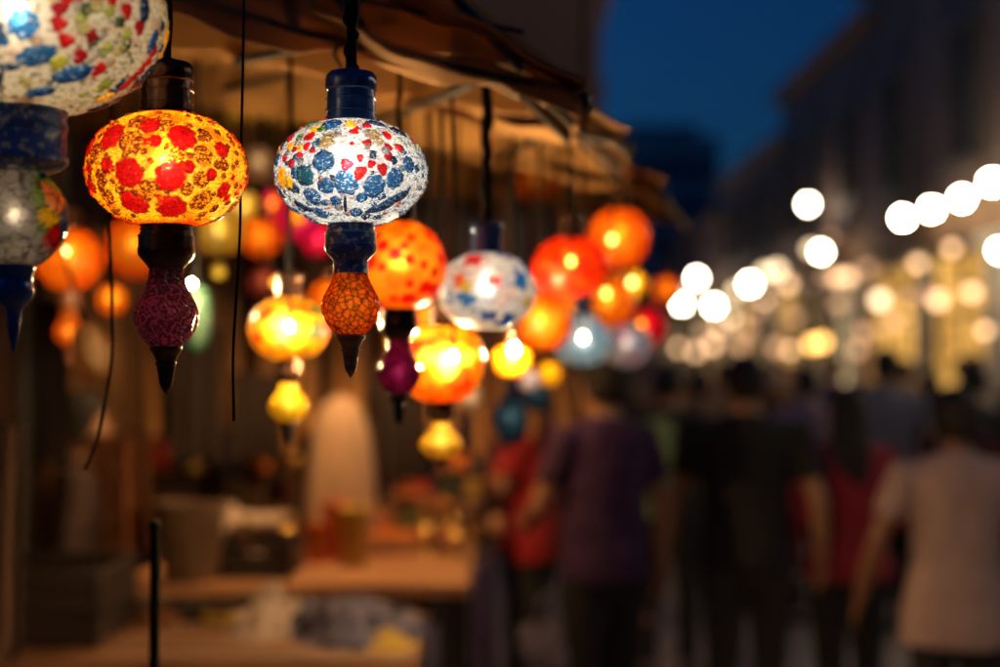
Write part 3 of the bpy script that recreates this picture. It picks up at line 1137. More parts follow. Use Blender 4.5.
    # tie cords hanging from the eave
    for s in (.235, .5, .72):
        a = T + (Ln - T) * s + Vector((0, -.008, -.01))
        pts = [a + Vector((.006 * math.sin(k * 1.3 + s * 9), -.002 * k, -.011 * k)) for k in range(6)]
        q = MB().tube(pts, [.004, .003, .0035, .003, .002, .001], 6).build('tie_cord', M['canopy_rib'], root)
        q.matrix_parent_inverse = inv
    q = MB().ball(T + dz * .8 + Vector((.008, 0, 0)), .012, 10).build('rib_cap', M['canopy_rib'], root)
    q.matrix_parent_inverse = inv
    return root


canopy(at(578, 88, 2.05), .42, 'nearest brown canopy with a dark rib tip pointing at the sky', 1)
canopy(at(624, 137, 2.62), .66, 'middle brown canopy with its tip just below the nearest one', 2, width=1.75, lean=.10)
canopy(at(659, 187, 3.35), 1.3, 'farthest brown canopy ending above the orange globe lanterns', 3, width=2.2, lean=.19)

# bamboo screen behind the lanterns
bs = empty('bamboo_screen', (-.75, 5.85, 0), 'upright bamboo pole screen hung behind the lanterns', 'screen')
rgb = random.Random(5)
mb = MB()
x = -1.75
while x < 1.15:
    r = rgb.uniform(.022, .05)
    z1 = 2.62 + rgb.uniform(-.1, .12)
    y = rgb.uniform(-.03, .03)
    z0 = 1.30 + rgb.uniform(-.12, .1) if x > -1.0 else .9
    pts = [(x + r + rgb.uniform(-.006, .006), y, z0 + (z1 - z0) * k / 6) for k in range(7)]
    mb.tube(pts, [r * rgb.uniform(.92, 1.06) for _ in range(7)], 12)
    x += 2 * r + rgb.choice([.004, .01, .02, .05])
mb.build('pole', M['bamboo'], bs)
MB().box((-.3, .075, 2.35), (2.9, .04, .08)).build('batten', M['dark_wood'], bs)
MB().box((-.3, .075, 1.55), (2.9, .04, .08)).build('batten', M['dark_wood'], bs)
for sx in (-1.72, 1.1):
    MB().box((sx, .12, 1.3), (.06, .05, 2.6)).build('post', M['dark_wood'], bs)

# plank wall on the left, behind the stall
wl = empty('plank_wall', (-1.95, 3.4, 0), 'dark brown plank wall along the left side of the stall', 'wall')
mb = MB()
y = -1.6
while y < 3.0:
    w = rgb.uniform(.10, .2)
    mb.box((rgb.uniform(-.01, .01), y + w / 2, 1.45), (.03, w - .006, 2.9))
    y += w
mb.build('planks', M['planks'], wl, smooth=False)
for z in (.4, 1.5, 2.6):
    MB().box((-.05, .7, z), (.06, 4.5, .1)).build('rail', M['dark_wood'], wl, smooth=False)
pw = empty('plank_wall', (-2.7, 6.05, 0), 'weathered plank partition behind the far left lanterns', 'wall')
mb = MB()
x = -.5
while x < 2.15:
    w = rgb.uniform(.10, .24)
    mb.box((x + w / 2, rgb.uniform(-.012, .012), 1.35 + rgb.uniform(-.05, .05)), (w - .012, .03, 2.7))
    x += w
mb.build('planks', M['planks'], pw, smooth=False)
MB().box((.8, .05, 2.2), (2.6, .05, .09)).build('rail', M['dark_wood'], pw, smooth=False)
MB().box((.8, .05, .6), (2.6, .05, .09)).build('rail', M['dark_wood'], pw, smooth=False)


def hang_cloth(name, p0, p1, drop, mat, label, cat, folds=6, amp=.02, group=None, topbar=True):
    p0, p1 = Vector(p0), Vector(p1)
    root = empty(name, p0 * .5 + p1 * .5 - Vector((0, 0, drop)), label, cat, group)
    inv = Vector(root.location)
    mb = MB()
    nrm = (p1 - p0).cross(Vector((0, 0, 1))).normalized()
    rg = random.Random(hash(label) % 1000 if False else len(label) * 7 + int(drop * 100))
    ph = rg.uniform(0, 6)

    def fn(s, t_):
        p = p0 * (1 - s) + p1 * s - inv
        w = math.sin(s * folds * 6.28 + ph) + .5 * math.sin(s * folds * 2.7 * 6.28 / 2 + ph * 2 + t_)
        return p + nrm * (amp * w * (.35 + .65 * t_)) + Vector((0, 0, -drop * t_ * (1 + .03 * math.sin(s * 9 + ph))))
    mb.grid(fn, 70, 20)
    mb.build('cloth', mat, root, thick=.004, auto=False)
    if topbar:
        MB().tube([p0 - inv, p1 - inv], .008, 8).build('rod', M['dark_wood'], root)
    return root


hang_cloth('hanging_cloth', at(405, 120, 5.55), at(492, 128, 5.55), .10, M['yellow_cloth'], 'yellow cloth strip hung high on the bamboo, left of the thick dark cable', 'cloth', 3, .012)
hang_cloth('hanging_cloth', at(502, 122, 5.2), at(556, 142, 5.2), .085, M['yellow_cloth'], 'yellow cloth strip hung high, under the middle canopy edge', 'cloth', 3, .012)
hang_cloth('hanging_cloth', at(228, 55, 4.3), at(312, 62, 4.3), .2, M['yellow_cloth'], 'ochre cloth hung under the canopy above the globe lanterns', 'cloth', 3, .015)
hang_cloth('hanging_cloth', at(-30, 425, 3.35), at(24, 425, 3.35), .55, M['brown_cloth'], 'brown folded cloth hanging at the far left of the stall', 'cloth', 3, .02)
hang_cloth('hanging_cloth', at(88, 440, 4.9), at(150, 430, 4.9), .42, M['orange_brown'], 'rust coloured cloth hanging behind the black metal stand', 'cloth', 3, .02)

M['shade_sheet'] = pmat('shade_sheet', (0.022, 0.012, 0.010), 0.9, 0, 0.4, 6, (4, 4, 0.5))  # near black sheets stand in for the deep shadow behind the lanterns
hang_cloth('hanging_cloth', at(168, 330, 5.45), at(222, 330, 5.45), .52, M['shade_sheet'], 'near black cloth hanging below the magenta pendant', 'cloth', 3, .02)
hang_cloth('hanging_cloth', at(232, 372, 5.5), at(284, 376, 5.5), .34, M['shade_sheet'], 'short near black cloth hanging left of the beige cone', 'cloth', 3, .02)
hang_cloth('hanging_cloth', at(375, 372, 5.5), at(428, 372, 5.5), .42, M['shade_sheet'], 'near black cloth hanging right of the beige cone', 'cloth', 3, .02)
hang_cloth('hanging_cloth', at(20, 300, 4.6), at(70, 300, 4.6), .55, M['shade_sheet'], 'near black cloth hanging below the orange teardrop', 'cloth', 3, .02)

# ------------------------------------------------------------------ lanterns
bulb_mats = {}


def bulbmat(col, s):
    k = (tuple(col), s)
    if k not in bulb_mats:
        bulb_mats[k] = emat('bulb_glow', col, s)
    return bulb_mats[k]


WARM = (1.0, 0.78, 0.48)
NEUT = (1.0, 0.87, 0.70)
G_FINE = glassmat('mosaic_glass', True, clear=.07, glow=.06, rim=.95, gloss=.45, rgh=.16, crack=.42, cscale=230, bump=.25, bscale=120, cwidth=.10)
G_FINEW = glassmat('mosaic_glass_white', True, clear=.045, glow=.05, rim=1.5, gloss=.45, rgh=.16, crack=.30, cscale=190, bump=.3, bscale=150, cwidth=.11, cbase=(.10, .09, .09))
G_PLAIN = glassmat('lamp_glass', True, clear=.05, gloss=.3, rgh=.35, bump=.1, bscale=40)
P_MAG = None


def relief_glass(name, base, emboss, glow):
    """thick cut glass with raised swirls (wave rings warped by noise)"""
    m, nt, out = newmat(name)
    L = nt.links.new
    tc = nt.nodes.new('ShaderNodeTexCoord')
    v = nt.nodes.new('ShaderNodeTexVoronoi')
    v.inputs['Scale'].default_value = 60
    L(tc.outputs['Object'], v.inputs['Vector'])
    mt = nt.nodes.new('ShaderNodeMath')
    mt.operation = 'MULTIPLY'
    mt.inputs[1].default_value = 15.0
    L(v.outputs['Distance'], mt.inputs[0])
    nz = nt.nodes.new('ShaderNodeTexNoise')
    nz.inputs['Scale'].default_value = 85
    L(tc.outputs['Object'], nz.inputs['Vector'])
    ad = nt.nodes.new('ShaderNodeMath')
    ad.operation = 'MULTIPLY_ADD'
    ad.inputs[1].default_value = 22.0
    L(nz.outputs[0], ad.inputs[0])
    L(mt.outputs[0], ad.inputs[2])
    sn = nt.nodes.new('ShaderNodeMath')
    sn.operation = 'SINE'
    L(ad.outputs[0], sn.inputs[0])
    rp = nt.nodes.new('ShaderNodeValToRGB')
    rp.color_ramp.elements[0].position = .25
    rp.color_ramp.elements[1].position = .9
    rp.color_ramp.elements[0].color = (*[c * .45 for c in base], 1)
    rp.color_ramp.elements[1].color = (*[min(1, c * 1.5) for c in base], 1)
    ma = nt.nodes.new('ShaderNodeMath')
    ma.operation = 'MULTIPLY_ADD'
    ma.inputs[1].default_value = .5
    ma.inputs[2].default_value = .5
    L(sn.outputs[0], ma.inputs[0])
    L(ma.outputs[0], rp.inputs[0])
    bp = nt.nodes.new('ShaderNodeBump')
    bp.inputs['Strength'].default_value = emboss
    bp.inputs['Distance'].default_value = .008
    L(ma.outputs[0], bp.inputs['Height'])
    pr = nt.nodes.new('ShaderNodeBsdfPrincipled')
    L(rp.outputs[0], pr.inputs['Base Color'])
    pr.inputs['Roughness'].default_value = .16
    pr.inputs['Specular IOR Level'].default_value = .7
    L(bp.outputs[0], pr.inputs['Normal'])
    tl = nt.nodes.new('ShaderNodeBsdfTranslucent')
    L(rp.outputs[0], tl.inputs[0])
    mx = nt.nodes.new('ShaderNodeMixShader')
    mx.inputs[0].default_value = glow
    L(pr.outputs[0], mx.inputs[1])
    L(tl.outputs[0], mx.inputs[2])
    L(mx.outputs[0], out.inputs[0])
    return m


PEND = {
    'magenta': relief_glass('magenta_cut_glass', (.16, .010, .035), 1.0, .22),
    'violet': glassmat('violet_bead_glass', False, (.30, .02, .14), clear=.05, crack=.8, cscale=75, bump=.4, bscale=60, cbase=(.03, .004, .02), cwidth=.13),
    'crackle': glassmat('orange_crackle_glass', False, (.95, .20, .014), clear=.0, glow=.0, crack=.97, cscale=125, bump=.15, bscale=60, cbase=(.012, .004, .006), cwidth=.12, gloss=.35),
    'yellow': glassmat('yellow_bead_glass', False, (.90, .62, .10), clear=.05, crack=.6, cscale=70, cbase=(.25, .14, .03), cwidth=.1),
    'lemon': glassmat('lemon_bead_glass', False, (.90, .62, .05), clear=.04),
    'orange': glassmat('orange_bead_glass', False, (.95, .27, .03), clear=.04),
    'mosaic': glassmat('grey_mosaic_glass', True, clear=.03, crack=.6, cscale=60, bump=.4, bscale=60),
    'blue': glassmat('blue_bead_glass', False, (.05, .2, .40), clear=.04),
}


def specked_enamel():
    """dark blue enamel with white chips, for the cups above the pendants"""
    m, nt, out = newmat('chipped_blue_enamel')
    L = nt.links.new
    tc = nt.nodes.new('ShaderNodeTexCoord')
    n = nt.nodes.new('ShaderNodeTexNoise')
    n.inputs['Scale'].default_value = 120
    n.inputs['Detail'].default_value = 3
    L(tc.outputs['Object'], n.inputs['Vector'])
    rp = nt.nodes.new('ShaderNodeValToRGB')
    e = rp.color_ramp.elements
    e[0].position = .55
    e[0].color = (.028, .08, .27, 1)
    e[1].position = .63
    e[1].color = (.45, .42, .40, 1)
    L(n.outputs[0], rp.inputs[0])
    p = nt.nodes.new('ShaderNodeBsdfPrincipled')
    L(rp.outputs[0], p.inputs['Base Color'])
    p.inputs['Roughness'].default_value = .3
    L(p.outputs[0], out.inputs[0])
    return m


M['enamel_chip'] = specked_enamel()
BULBF = .36
GRP = 'mosaic lanterns hanging at the stall'


def nearer(Y):
    return Y if Y < 2 else 1.62 + (Y - 1.62) * .70


def lantern(px, py, Y, hw, asp, style, label, cap='bronze', pend=None, pwide=1.0, shape='oval', glass=None, bulb=140, bcol=WARM,
            fine=False, pendlight=0, tilt=0.0, brad=.010, cable_r=.004, cup=None, fin='black_metal', ztop=None, toppiece=True,
            pscale=1.0, bz=.12, cat='lantern', strand=False):
    Y = nearer(Y)
    r = hw * Y / FPX
    c = at(px, py, Y)
    root = empty('mosaic_lantern', c, label, cat, GRP)
    root.rotation_euler = (0, tilt, 0)
    gme = globe_mesh('globe', r, asp, style, *((620, 320) if fine else (120, 64)), shape=shape)
    go = meshobj('globe', gme, glass or (G_FINE if fine else G_PLAIN), root)
    # bulb
    if bulb:
        bulb = bulb * (BULBF if not fine else 1.0)
        k = brad if fine else min(brad, .012)
        b = MB().lathe([(k * .3, -k * 1.1), (k * .75, -k * .8), (k, -k * .1), (k * .95, k * .5), (k * .55, k * 1.5), (k * .4, k * 1.9)], 16,
                       (0, 0, r * asp * bz))
        b.build('bulb', bulbmat(bcol, bulb), root)
    zt = r * asp * (math.sin(R(76)) if shape != 'drop' else 1.23)
    zb = -r * asp * (math.sin(R(76)) if shape != 'drop' else .85)
    if shape == 'bowl':
        zt = r * asp * .75 * math.sin(R(76))
        zb = -r * asp * 1.1 * math.sin(R(76))
    ch = 0
    if toppiece:
        cm = M[cap]
        q = r
        pr = [(.335, -.03), (.345, .02), (.345, .045), (.32, .05), (.32, .12), (.335, .125), (.335, .15), (.32, .155), (.32, .28), (.335, .285), (.335, .30),
              (.315, .31), (.315, .40), (.33, .41), (.34, .43), (.34, .55), (.33, .60), (.29, .645), (.12, .655), (.10, .70), (.05, .71)]
        MB().lathe([(a * q, zt + z * q) for a, z in pr], 40).build('cap', cm, root)
        ch = .70 * q
    # cable to the canopy above
    top = None
    if ztop is None:
        for bv in canopy_bvh:
            h = bv.ray_cast(c + Vector((0, 0, zt + ch + .02)), Vector((0, 0, 1)))
            if h[0] is not None and (top is None or h[0].z < top):
                top = h[0].z
        if top is None:
            top = 2.62
    else:
        top = ztop
    lt = top - c.z
    rg = random.Random(int(px * 7 + py))
    pts = []
    nn = 16
    for k in range(nn + 1):
        s = k / nn
        w = math.sin(s * math.pi)
        pts.append((rg.uniform(-.003, .003) * w, rg.uniform(-.003, .003) * w, zt + ch - .01 + (lt - zt - ch + .01) * s))
    cb = MB().tube(pts, [cable_r * rg.uniform(.85, 1.25) for _ in pts], 10)
    if strand:   # the flex wound round the hanging chain, with a knot
        hx = []
        for k in range(120):
            s = k / 119
            hx.append((cable_r * 1.3 * math.cos(s * 60), cable_r * 1.3 * math.sin(s * 60), zt + ch + (lt - zt - ch) * s))
        cb.tube(hx, cable_r * .5, 6)
        for zz in (.10, .115, .13):
            cb.ball((.002 * rg.uniform(-1, 1), -.002, zt + ch + zz * .6), cable_r * 1.9, 10, (1, 1, 1.2))
    cb.build('cable', M['cable'], root)
    # cup, pendant and finial below the globe
    if pend:
        q = r * pscale
        z0 = zb + .02 * r
        fore = pend == 'mosaic'
        cu = [(.30, .03), (.335, .0), (.335, -.025), (.322, -.03), (.322, -.05), (.333, -.055), (.333, -.075), (.322, -.08), (.322, -.10), (.335, -.105), (.335, -.13), (.36, -.14), (.362, -.16), (.352, -.165), (.352, -.30), (.362, -.305), (.36, -.36), (.35, -.40), (.30, -.46), (.24, -.53), (.225, -.56), (.18, -.565)]
        if cup == 'enamel_chip':
            cu = cu[:-2] + [(.245, -.57), (.238, -.64), (.252, -.70), (.20, -.705)]
        if fore:
            cu = [(.31, .03), (.345, .0), (.345, -.03), (.335, -.04), (.335, -.09), (.345, -.10), (.345, -.13), (.335, -.14), (.335, -.30), (.35, -.32), (.35, -.36), (.30, -.40), (.20, -.44)]
        MB().lathe([(a * q, z0 + z * q) for a, z in cu], 40).build('socket', M[cup or cap], root)
        pp = [(.17, -.545), (.218, -.56), (.22, -.66), (.245, -.76), (.30, -.88), (.37, -1.0), (.405, -1.11), (.41, -1.19), (.385, -1.30),
              (.32, -1.42), (.24, -1.51), (.20, -1.55), (.16, -1.555)]
        if fore:
            pp = [(.19, -.42), (.22, -.45), (.29, -.52), (.335, -.60), (.355, -.70), (.35, -.80), (.31, -.90), (.24, -.99), (.17, -1.05), (.12, -1.06)]
        # denser profile
        dp = []
        for i in range(len(pp) - 1):
            for s in range(4):
                t_ = s / 4
                dp.append((pp[i][0] * (1 - t_) + pp[i + 1][0] * t_, pp[i][1] * (1 - t_) + pp[i + 1][1] * t_))
        dp.append(pp[-1])
        # smooth
        for _ in range(3):
            dp = [dp[0]] + [((dp[i - 1][0] + 2 * dp[i][0] + dp[i + 1][0]) / 4, (dp[i - 1][1] + 2 * dp[i][1] + dp[i + 1][1]) / 4) for i in range(1, len(dp) - 1)] + [dp[-1]]
        pm = MB().lathe([((.17 + (a - .17) * pwide) * q if a > .17 else a * q, z0 + z * q) for a, z in dp], 64)
        po = pm.build('pendant', PEND[pend], root, auto=False)
        if pend == 'mosaic':
            P = np.array(pm.v)
            P = (P - np.array([0, 0, z0 - .72 * q])) / (.36 * q)
            n = P / np.maximum(np.linalg.norm(P, axis=1), 1e-6)[:, None]
            C = paint_cells(n, 77, [(.42, .38, .36), (.5, .45, .42), (.36, .33, .33)], 60, (.12, .1, .1), .03)
            side = np.clip((n[:, 0] - .55 + .15 * n[:, 2]) * 6, 0, 1)
            C2 = paint_cells(n, 78, [BLUE, YEL, RED, (.9, .3, .1), NAVY, (.3, .4, .1)], 60, (.05, .05, .05), .03)
            C = C * (1 - side[:, None]) + C2 * side[:, None]
            a_ = po.data.color_attributes.new('tint', 'FLOAT_COLOR', 'POINT')
            a_.data.foreach_set('color', np.concatenate([C, np.ones((len(C), 1))], axis=1).astype(np.float32).ravel())
        ff = [(.17, -1.53), (.20, -1.55), (.205, -1.58), (.17, -1.63), (.135, -1.70), (.12, -1.735), (.135, -1.745), (.135, -1.775), (.12, -1.785), (.118, -1.80), (.10, -1.90),
              (.085, -2.0), (.07, -2.04), (.072, -2.055), (.05, -2.08), (.02, -2.13), (.004, -2.15)]
        if fore:
            ff = [(.10, -1.03), (.135, -1.05), (.135, -1.10), (.12, -1.12), (.12, -1.20), (.135, -1.22), (.13, -1.26), (.095, -1.31), (.05, -1.36), (.048, -1.42), (.035, -1.52), (.012, -1.62), (.003, -1.64)]
        MB().lathe([(a * q, z0 + z * q) for a, z in ff], 28).build('finial', M[fin], root)
        if pendlight:  # unseen bulb added inside the pendant so its glass glows
            MB().ball((0, 0, z0 - (.72 if fore else 1.15) * q), .006, 12, (1, 1, 1.5)).build('added_bulb', bulbmat(WARM, pendlight), root)
    return root


# the two in focus and the large one close to the camera hang from a pipe rack
RACKZ = 2.42
lantern(167, 170, 1.62, 79, .735, 'amber', 'yellow globe with red flower mosaic over a dark magenta cut glass pendant', 'bronze', 'magenta', fine=True,
        bulb=270, pendlight=30, ztop=RACKZ, cable_r=.0055, brad=.008, fin='bronze', bcol=NEUT)
lantern(351, 173, 1.67, 76, .70, 'white', 'white globe with blue dots and red petals over an orange crackled pendant', 'blue_cap', 'crackle', fine=True,
        glass=G_FINEW, bulb=250, bcol=(1, .92, .82), pendlight=24, ztop=RACKZ, cable_r=.0055, brad=.008, cup='enamel_chip', fin='brown_wood', strand=True, pscale=.95)
lantern(16, 13, 1.45, 148, .70, 'fore', 'large blue and white mosaic globe cut off by the upper left corner', 'blue_cap', 'mosaic', fine=True,
        glass=G_FINEW, bulb=165, bcol=NEUT, ztop=RACKZ, brad=.012, bz=.0, cup='enamel_chip', fin='blue_cap', pscale=1.0, pendlight=26)
# the rest hang under the canopies
lantern(399, 266, 2.5, 47, .97, 'redorange', 'red and orange globe with scarlet spots over a violet pendant', 'bronze', 'violet', bulb=170, pendlight=12, brad=.014, pscale=1.16)
lantern(487, 291, 2.62, 49, .80, 'bluewhite', 'round white globe with blue flecks under a navy cap', 'blue_cap', None, bulb=105, bcol=NEUT, brad=.012, cable_r=.009)
lantern(441, 357, 2.85, 43, .98, 'honey', 'glowing honey yellow globe above a small yellow pendant', 'bronze', 'yellow', bulb=230, pendlight=9, brad=.016, shape='bowl', pscale=.86, pwide=1.75, fin='brown_wood')
lantern(570, 267, 3.3, 38, .80, 'red_plain', 'deep red orange globe lit by a round yellow bulb', 'bronze', None, bulb=110, brad=.016)
lantern(619, 238, 3.9, 31, 1.0, 'orange_plain', 'highest orange globe, under the tip of the farthest canopy', 'bronze', None, bulb=90, brad=.018)
lantern(608, 305, 4.3, 27, 1.0, 'orange_b', 'orange drop shaped lantern below the highest orange globe', 'bronze', None, shape='drop', bulb=80, brad=.018)
lantern(540, 322, 3.6, 32, .95, 'orange_c', 'plain orange globe right of the white and blue globe', 'bronze', None, bulb=70, brad=.010)
lantern(512, 358, 3.3, 20, .9, 'yellow_plain', 'small lemon yellow shade with a white hot bulb', 'bronze', None, bulb=110, brad=.016, shape='bowl', bz=.5)
lantern(583, 344, 4.0, 30, .85, 'steel', 'pale blue grey drop lantern with a white bulb', 'blue_cap', None, shape='drop', bulb=100, bcol=NEUT, brad=.019)
lantern(627, 345, 4.6, 25, .9, 'pinkwhite', 'pink and white globe left of the crimson lantern', 'blue_cap', None, bulb=45, bcol=NEUT, brad=.012)
lantern(645, 328, 4.9, 22, .95, 'magenta', 'small crimson globe with an orange bulb', 'bronze', None, bulb=60, bcol=(1, .5, .12), brad=.021)
lantern(667, 291, 5.4, 15, 1.0, 'orange_plain', 'farthest orange globe beside the white street lights', 'bronze', None, bulb=40, brad=.010)
lantern(634, 285, 5.0, 15, .9, 'yellow_plain', 'small yellow globe right of the highest orange globe', 'bronze', None, bulb=70, brad=.02)
lantern(69, 260, 3.6, 33, .97, 'orange_b', 'orange globe with an orange teardrop, left of the magenta pendant', 'bronze', 'orange', bulb=80, pendlight=14, brad=.016, pscale=1.08, fin='brown_wood', cup='brown_wood')
lantern(134, 248, 4.0, 29, 1.1, 'orange_red_spot', 'orange globe with a red spot half hidden by the yellow globe', 'bronze', None, bulb=80, brad=.010)
lantern(219, 232, 4.2, 27, .85, 'yellowpale', 'pale yellow globe behind the yellow globe, right side', 'bronze', 'yellow', bulb=70, pendlight=8, brad=.010, pscale=.6)
lantern(197, 318, 3.2, 16, 2.3, 'teal', 'slim green teardrop lantern behind the magenta pendant', 'bronze', None, bulb=40, brad=.010, toppiece=False, bz=.45)
lantern(289, 329, 2.9, 40, .82, 'yellowmix', 'yellow mosaic globe with green pieces over a lemon pendant', 'bronze', 'lemon', bulb=150, pendlight=9, brad=.014, pscale=1.0, pwide=1.4)
lantern(298, 218, 4.1, 25, .95, 'magorange', 'pink and orange globe between the two sharp lanterns', 'bronze', None, bulb=70, brad=.010)
lantern(262, 238, 4.6, 20, 1.0, 'orange_plain', 'amber globe just left of the pink and orange one', 'bronze', None, bulb=60, brad=.012)
lantern(264, 283, 4.5, 17, 1.0, 'mauve', 'dusky mauve globe with an orange bulb', 'bronze', None, bulb=30, bcol=(1, .5, .12), brad=.018)
lantern(259, 165, 4.4, 17, 1.1, 'cream', 'small cream globe high between the two sharp lanterns', 'bronze', None, bulb=25, brad=.008)
lantern(535, 184, 5.0, 24, .62, 'orange_c', 'squat dim amber globe hung in front of the bamboo', 'bronze', None, bulb=9, brad=.010)
lantern(511, 420, 4.3, 17, 1.5, 'sky', 'small blue teardrop lantern low above the goods', 'blue_cap', None, bulb=18, brad=.008)
lantern(537, 395, 4.8, 15, 1.1, 'sky', 'small dark blue globe left of the man in purple', 'blue_cap', None, bulb=9, brad=.008)
lantern(549, 374, 4.6, 12, 1.0, 'yellow_plain', 'tiny yellow globe above the dark blue one', 'bronze', None, bulb=40, brad=.010)
lantern(428, 318, 3.3, 30, .9, 'orange_b', 'orange globe tucked behind the honey yellow globe', 'bronze', None, bulb=70, brad=.010)
for px, py, Y, hw, asp, sty, bl, lab in [
        (404, 336, 3.5, 19, .95, 'yellow_plain', 60, 'small yellow globe between the violet pendant and the honey yellow globe'),
        (456, 316, 3.7, 25, .95, 'orange_c', 70, 'orange globe peeping out between the white and blue globe and the honey yellow globe'),
        (566, 312, 4.1, 21, .95, 'orange_plain', 60, 'small orange globe under the deep red orange globe'),
        (318, 240, 4.3, 17, 1.0, 'magenta', 60, 'small crimson globe right of the pink and orange globe, behind the sharp white globe'),
        (244, 208, 4.7, 17, .95, 'yellowpale', 55, 'small pale yellow globe beside the thin straight cable'),
        (273, 206, 4.8, 15, 1.0, 'magorange', 60, 'small pink globe above the amber globe'),
        (529, 380, 4.4, 11, 1.0, 'pinkwhite', 30, 'tiny pale globe low above the dark blue one'),
        (470, 398, 4.6, 14, 1.0, 'cream', 24, 'small cream globe low on the right of the honey yellow globe'),
        (595, 322, 4.7, 15, .95, 'yellow_plain', 45, 'small yellow globe above the pale blue grey lantern'),
        (330, 300, 4.0, 22, .95, 'orange_b', 55, 'orange globe half hidden behind the orange crackled pendant'),
        (112, 300, 4.4, 15, 1.0, 'orange_c', 45, 'small orange globe left of the magenta pendant, beside the curved cable')]:
    lantern(px, py, Y, hw, asp, sty, lab, 'bronze', None, bulb=bl, brad=.010)
lantern(92, 350, 3.4, 18, 1.6, 'tan', 'unlit tan teardrop lantern below the orange teardrop', 'bronze', None, bulb=0, tilt=-.3, toppiece=False)

# bare bulbs strung between the glass lanterns
def bare_bulb(px, py, Y, r, s, col, label):
    Y = nearer(Y)
    r *= .75
    s = s * 1.1 if s < 100 else s * 2.4
    c = at(px, py, Y)
    root = empty('hanging_bulb', c, label, 'bulb', 'bare bulbs among the lanterns')
    MB().lathe([(r * .25, -r * 1.02), (r * .7, -r * .72), (r, 0), (r * .9, r * .45), (r * .55, r * 1.05), (r * .42, r * 1.4)], 20).build('glass_bulb', bulbmat(col, s), root)
    MB().lathe([(r * .46, r * 1.38), (r * .56, r * 1.45), (r * .56, r * 2.5), (r * .3, r * 2.8), (r * .1, r * 2.85)], 16).build('socket', M['black_metal'], root)
    top = None
    for bv in canopy_bvh:
        h = bv.ray_cast(c + Vector((0, 0, .06)), Vector((0, 0, 1)))
        if h[0] is not None and (top is None or h[0].z < top):
            top = h[0].z
    top = (top or 2.62) - c.z
    MB().tube([(0, 0, r * 2.8), (.004, 0, top * .4), (-.003, .003, top * .75), (0, 0, top)], .003, 8).build('cable', M['cable'], root)


HOT = (1.0, .62, .22)
bare_bulb(571, 262, 3.12, 0.0105, 5.5, (1, .70, .09), 'bare bulb glowing yellow in front of the deep red orange globe')
bare_bulb(612, 240, 3.72, 0.0115, 6, (1, .74, .11), 'bare bulb glowing yellow in front of the highest orange globe')
bare_bulb(606, 294, 4.12, 0.0115, 6, (1, .74, .10), 'bare bulb in front of the orange drop shaped lantern')
bare_bulb(583, 338, 3.82, 0.0115, 14, (1, .86, .66), 'bare white bulb in front of the pale blue grey lantern')
bare_bulb(514, 350, 3.14, 0.0105, 6696, (1, .66, .30), 'bare white bulb against the small lemon yellow shade')
bare_bulb(632, 283, 4.8, 0.0115, 7, (1, .80, .22), 'bare bulb in front of the small yellow globe')
bare_bulb(641, 325, 4.72, 0.0115, 4.5, (1, .33, .015), 'bare orange bulb in front of the crimson globe')
bare_bulb(192, 284, 3.02, 0.0056, 6763, (1, .66, .30), 'tiny bare bulb at the top of the green teardrop lantern')
bare_bulb(275, 283, 4.3, 0.0099, 4, (1, .42, .03), 'bare orange bulb in front of the dusky mauve globe')
bare_bulb(65, 252, 3.42, 0.0087, 9, (1, .72, .22), 'bare bulb in front of the orange globe at the far left')
bare_bulb(289, 327, 2.74, 0.0074, 3381, (1, .66, .30), 'bare bulb in front of the yellow mosaic globe with green pieces')
bare_bulb(453, 357, 2.70, 0.0081, 3381, (1, .66, .30), 'bare bulb in front of the honey yellow globe')

# bell shaded lamps added to light the goods, hung deep in the stall
def added_lamp(x, y, z, s, label):
    root = empty('added_lamp', (x, y, z), label, 'lamp', 'added lamps over the goods')
    MB().lathe([(.012, .20), (.03, .19), (.045, .15), (.075, .10), (.125, .02), (.135, -.055), (.131, -.055), (.120, .02), (.070, .095), (.04, .14), (.012, .15)], 32, cap=False).build('shade', M['black_metal'], root, auto=False)
    MB().lathe([(.006, -.016), (.016, -.008), (.021, .012), (.018, .03), (.011, .05), (.009, .07)], 18).build('bulb', bulbmat((1, .55, .20), s), root)
    MB().lathe([(.012, .068), (.016, .075), (.016, .14), (.006, .15)], 14).build('socket', M['black_metal'], root)
    top = 2.62
    for bv in canopy_bvh:
        h = bv.ray_cast(Vector((x, y, z + .22)), Vector((0, 0, 1)))
        if h[0] is not None:
            top = min(top, h[0].z)
    MB().tube([(0, 0, .19), (.003, 0, .19 + (top - z - .19) * .5), (0, 0, top - z)], .004, 8).build('cable', M['cable'], root)


added_lamp(-.45, 4.85, 2.16, 2500, 'added dark bell shaded lamp over the middle of the market table')
added_lamp(-1.3, 5.0, 2.2, 420, 'added dark bell shaded lamp over the left end of the market table')
added_lamp(-.35, 6.5, 2.1, 1700, 'added dark bell shaded lamp over the farther spice table')

# rack
rk = empty('lantern_rack', (-1.3, 1.5, 0), 'black pipe rack holding up the three nearest lanterns', 'rack')
for y in (-.14, .12 , .17):
    MB().tube([(0, y, RACKZ + .012), (1.75, y, RACKZ + .012)], .012, 10).build('rail', M['black_metal'], rk)
for y in (-.14, .17):
    MB().tube([(0, y, 0), (0, y, RACKZ + .03)], .018, 10).build('post', M['black_metal'], rk)
    MB().tube([(0, y, 1.9), (.5, y, RACKZ)], .01, 8).build('brace', M['black_metal'], rk)

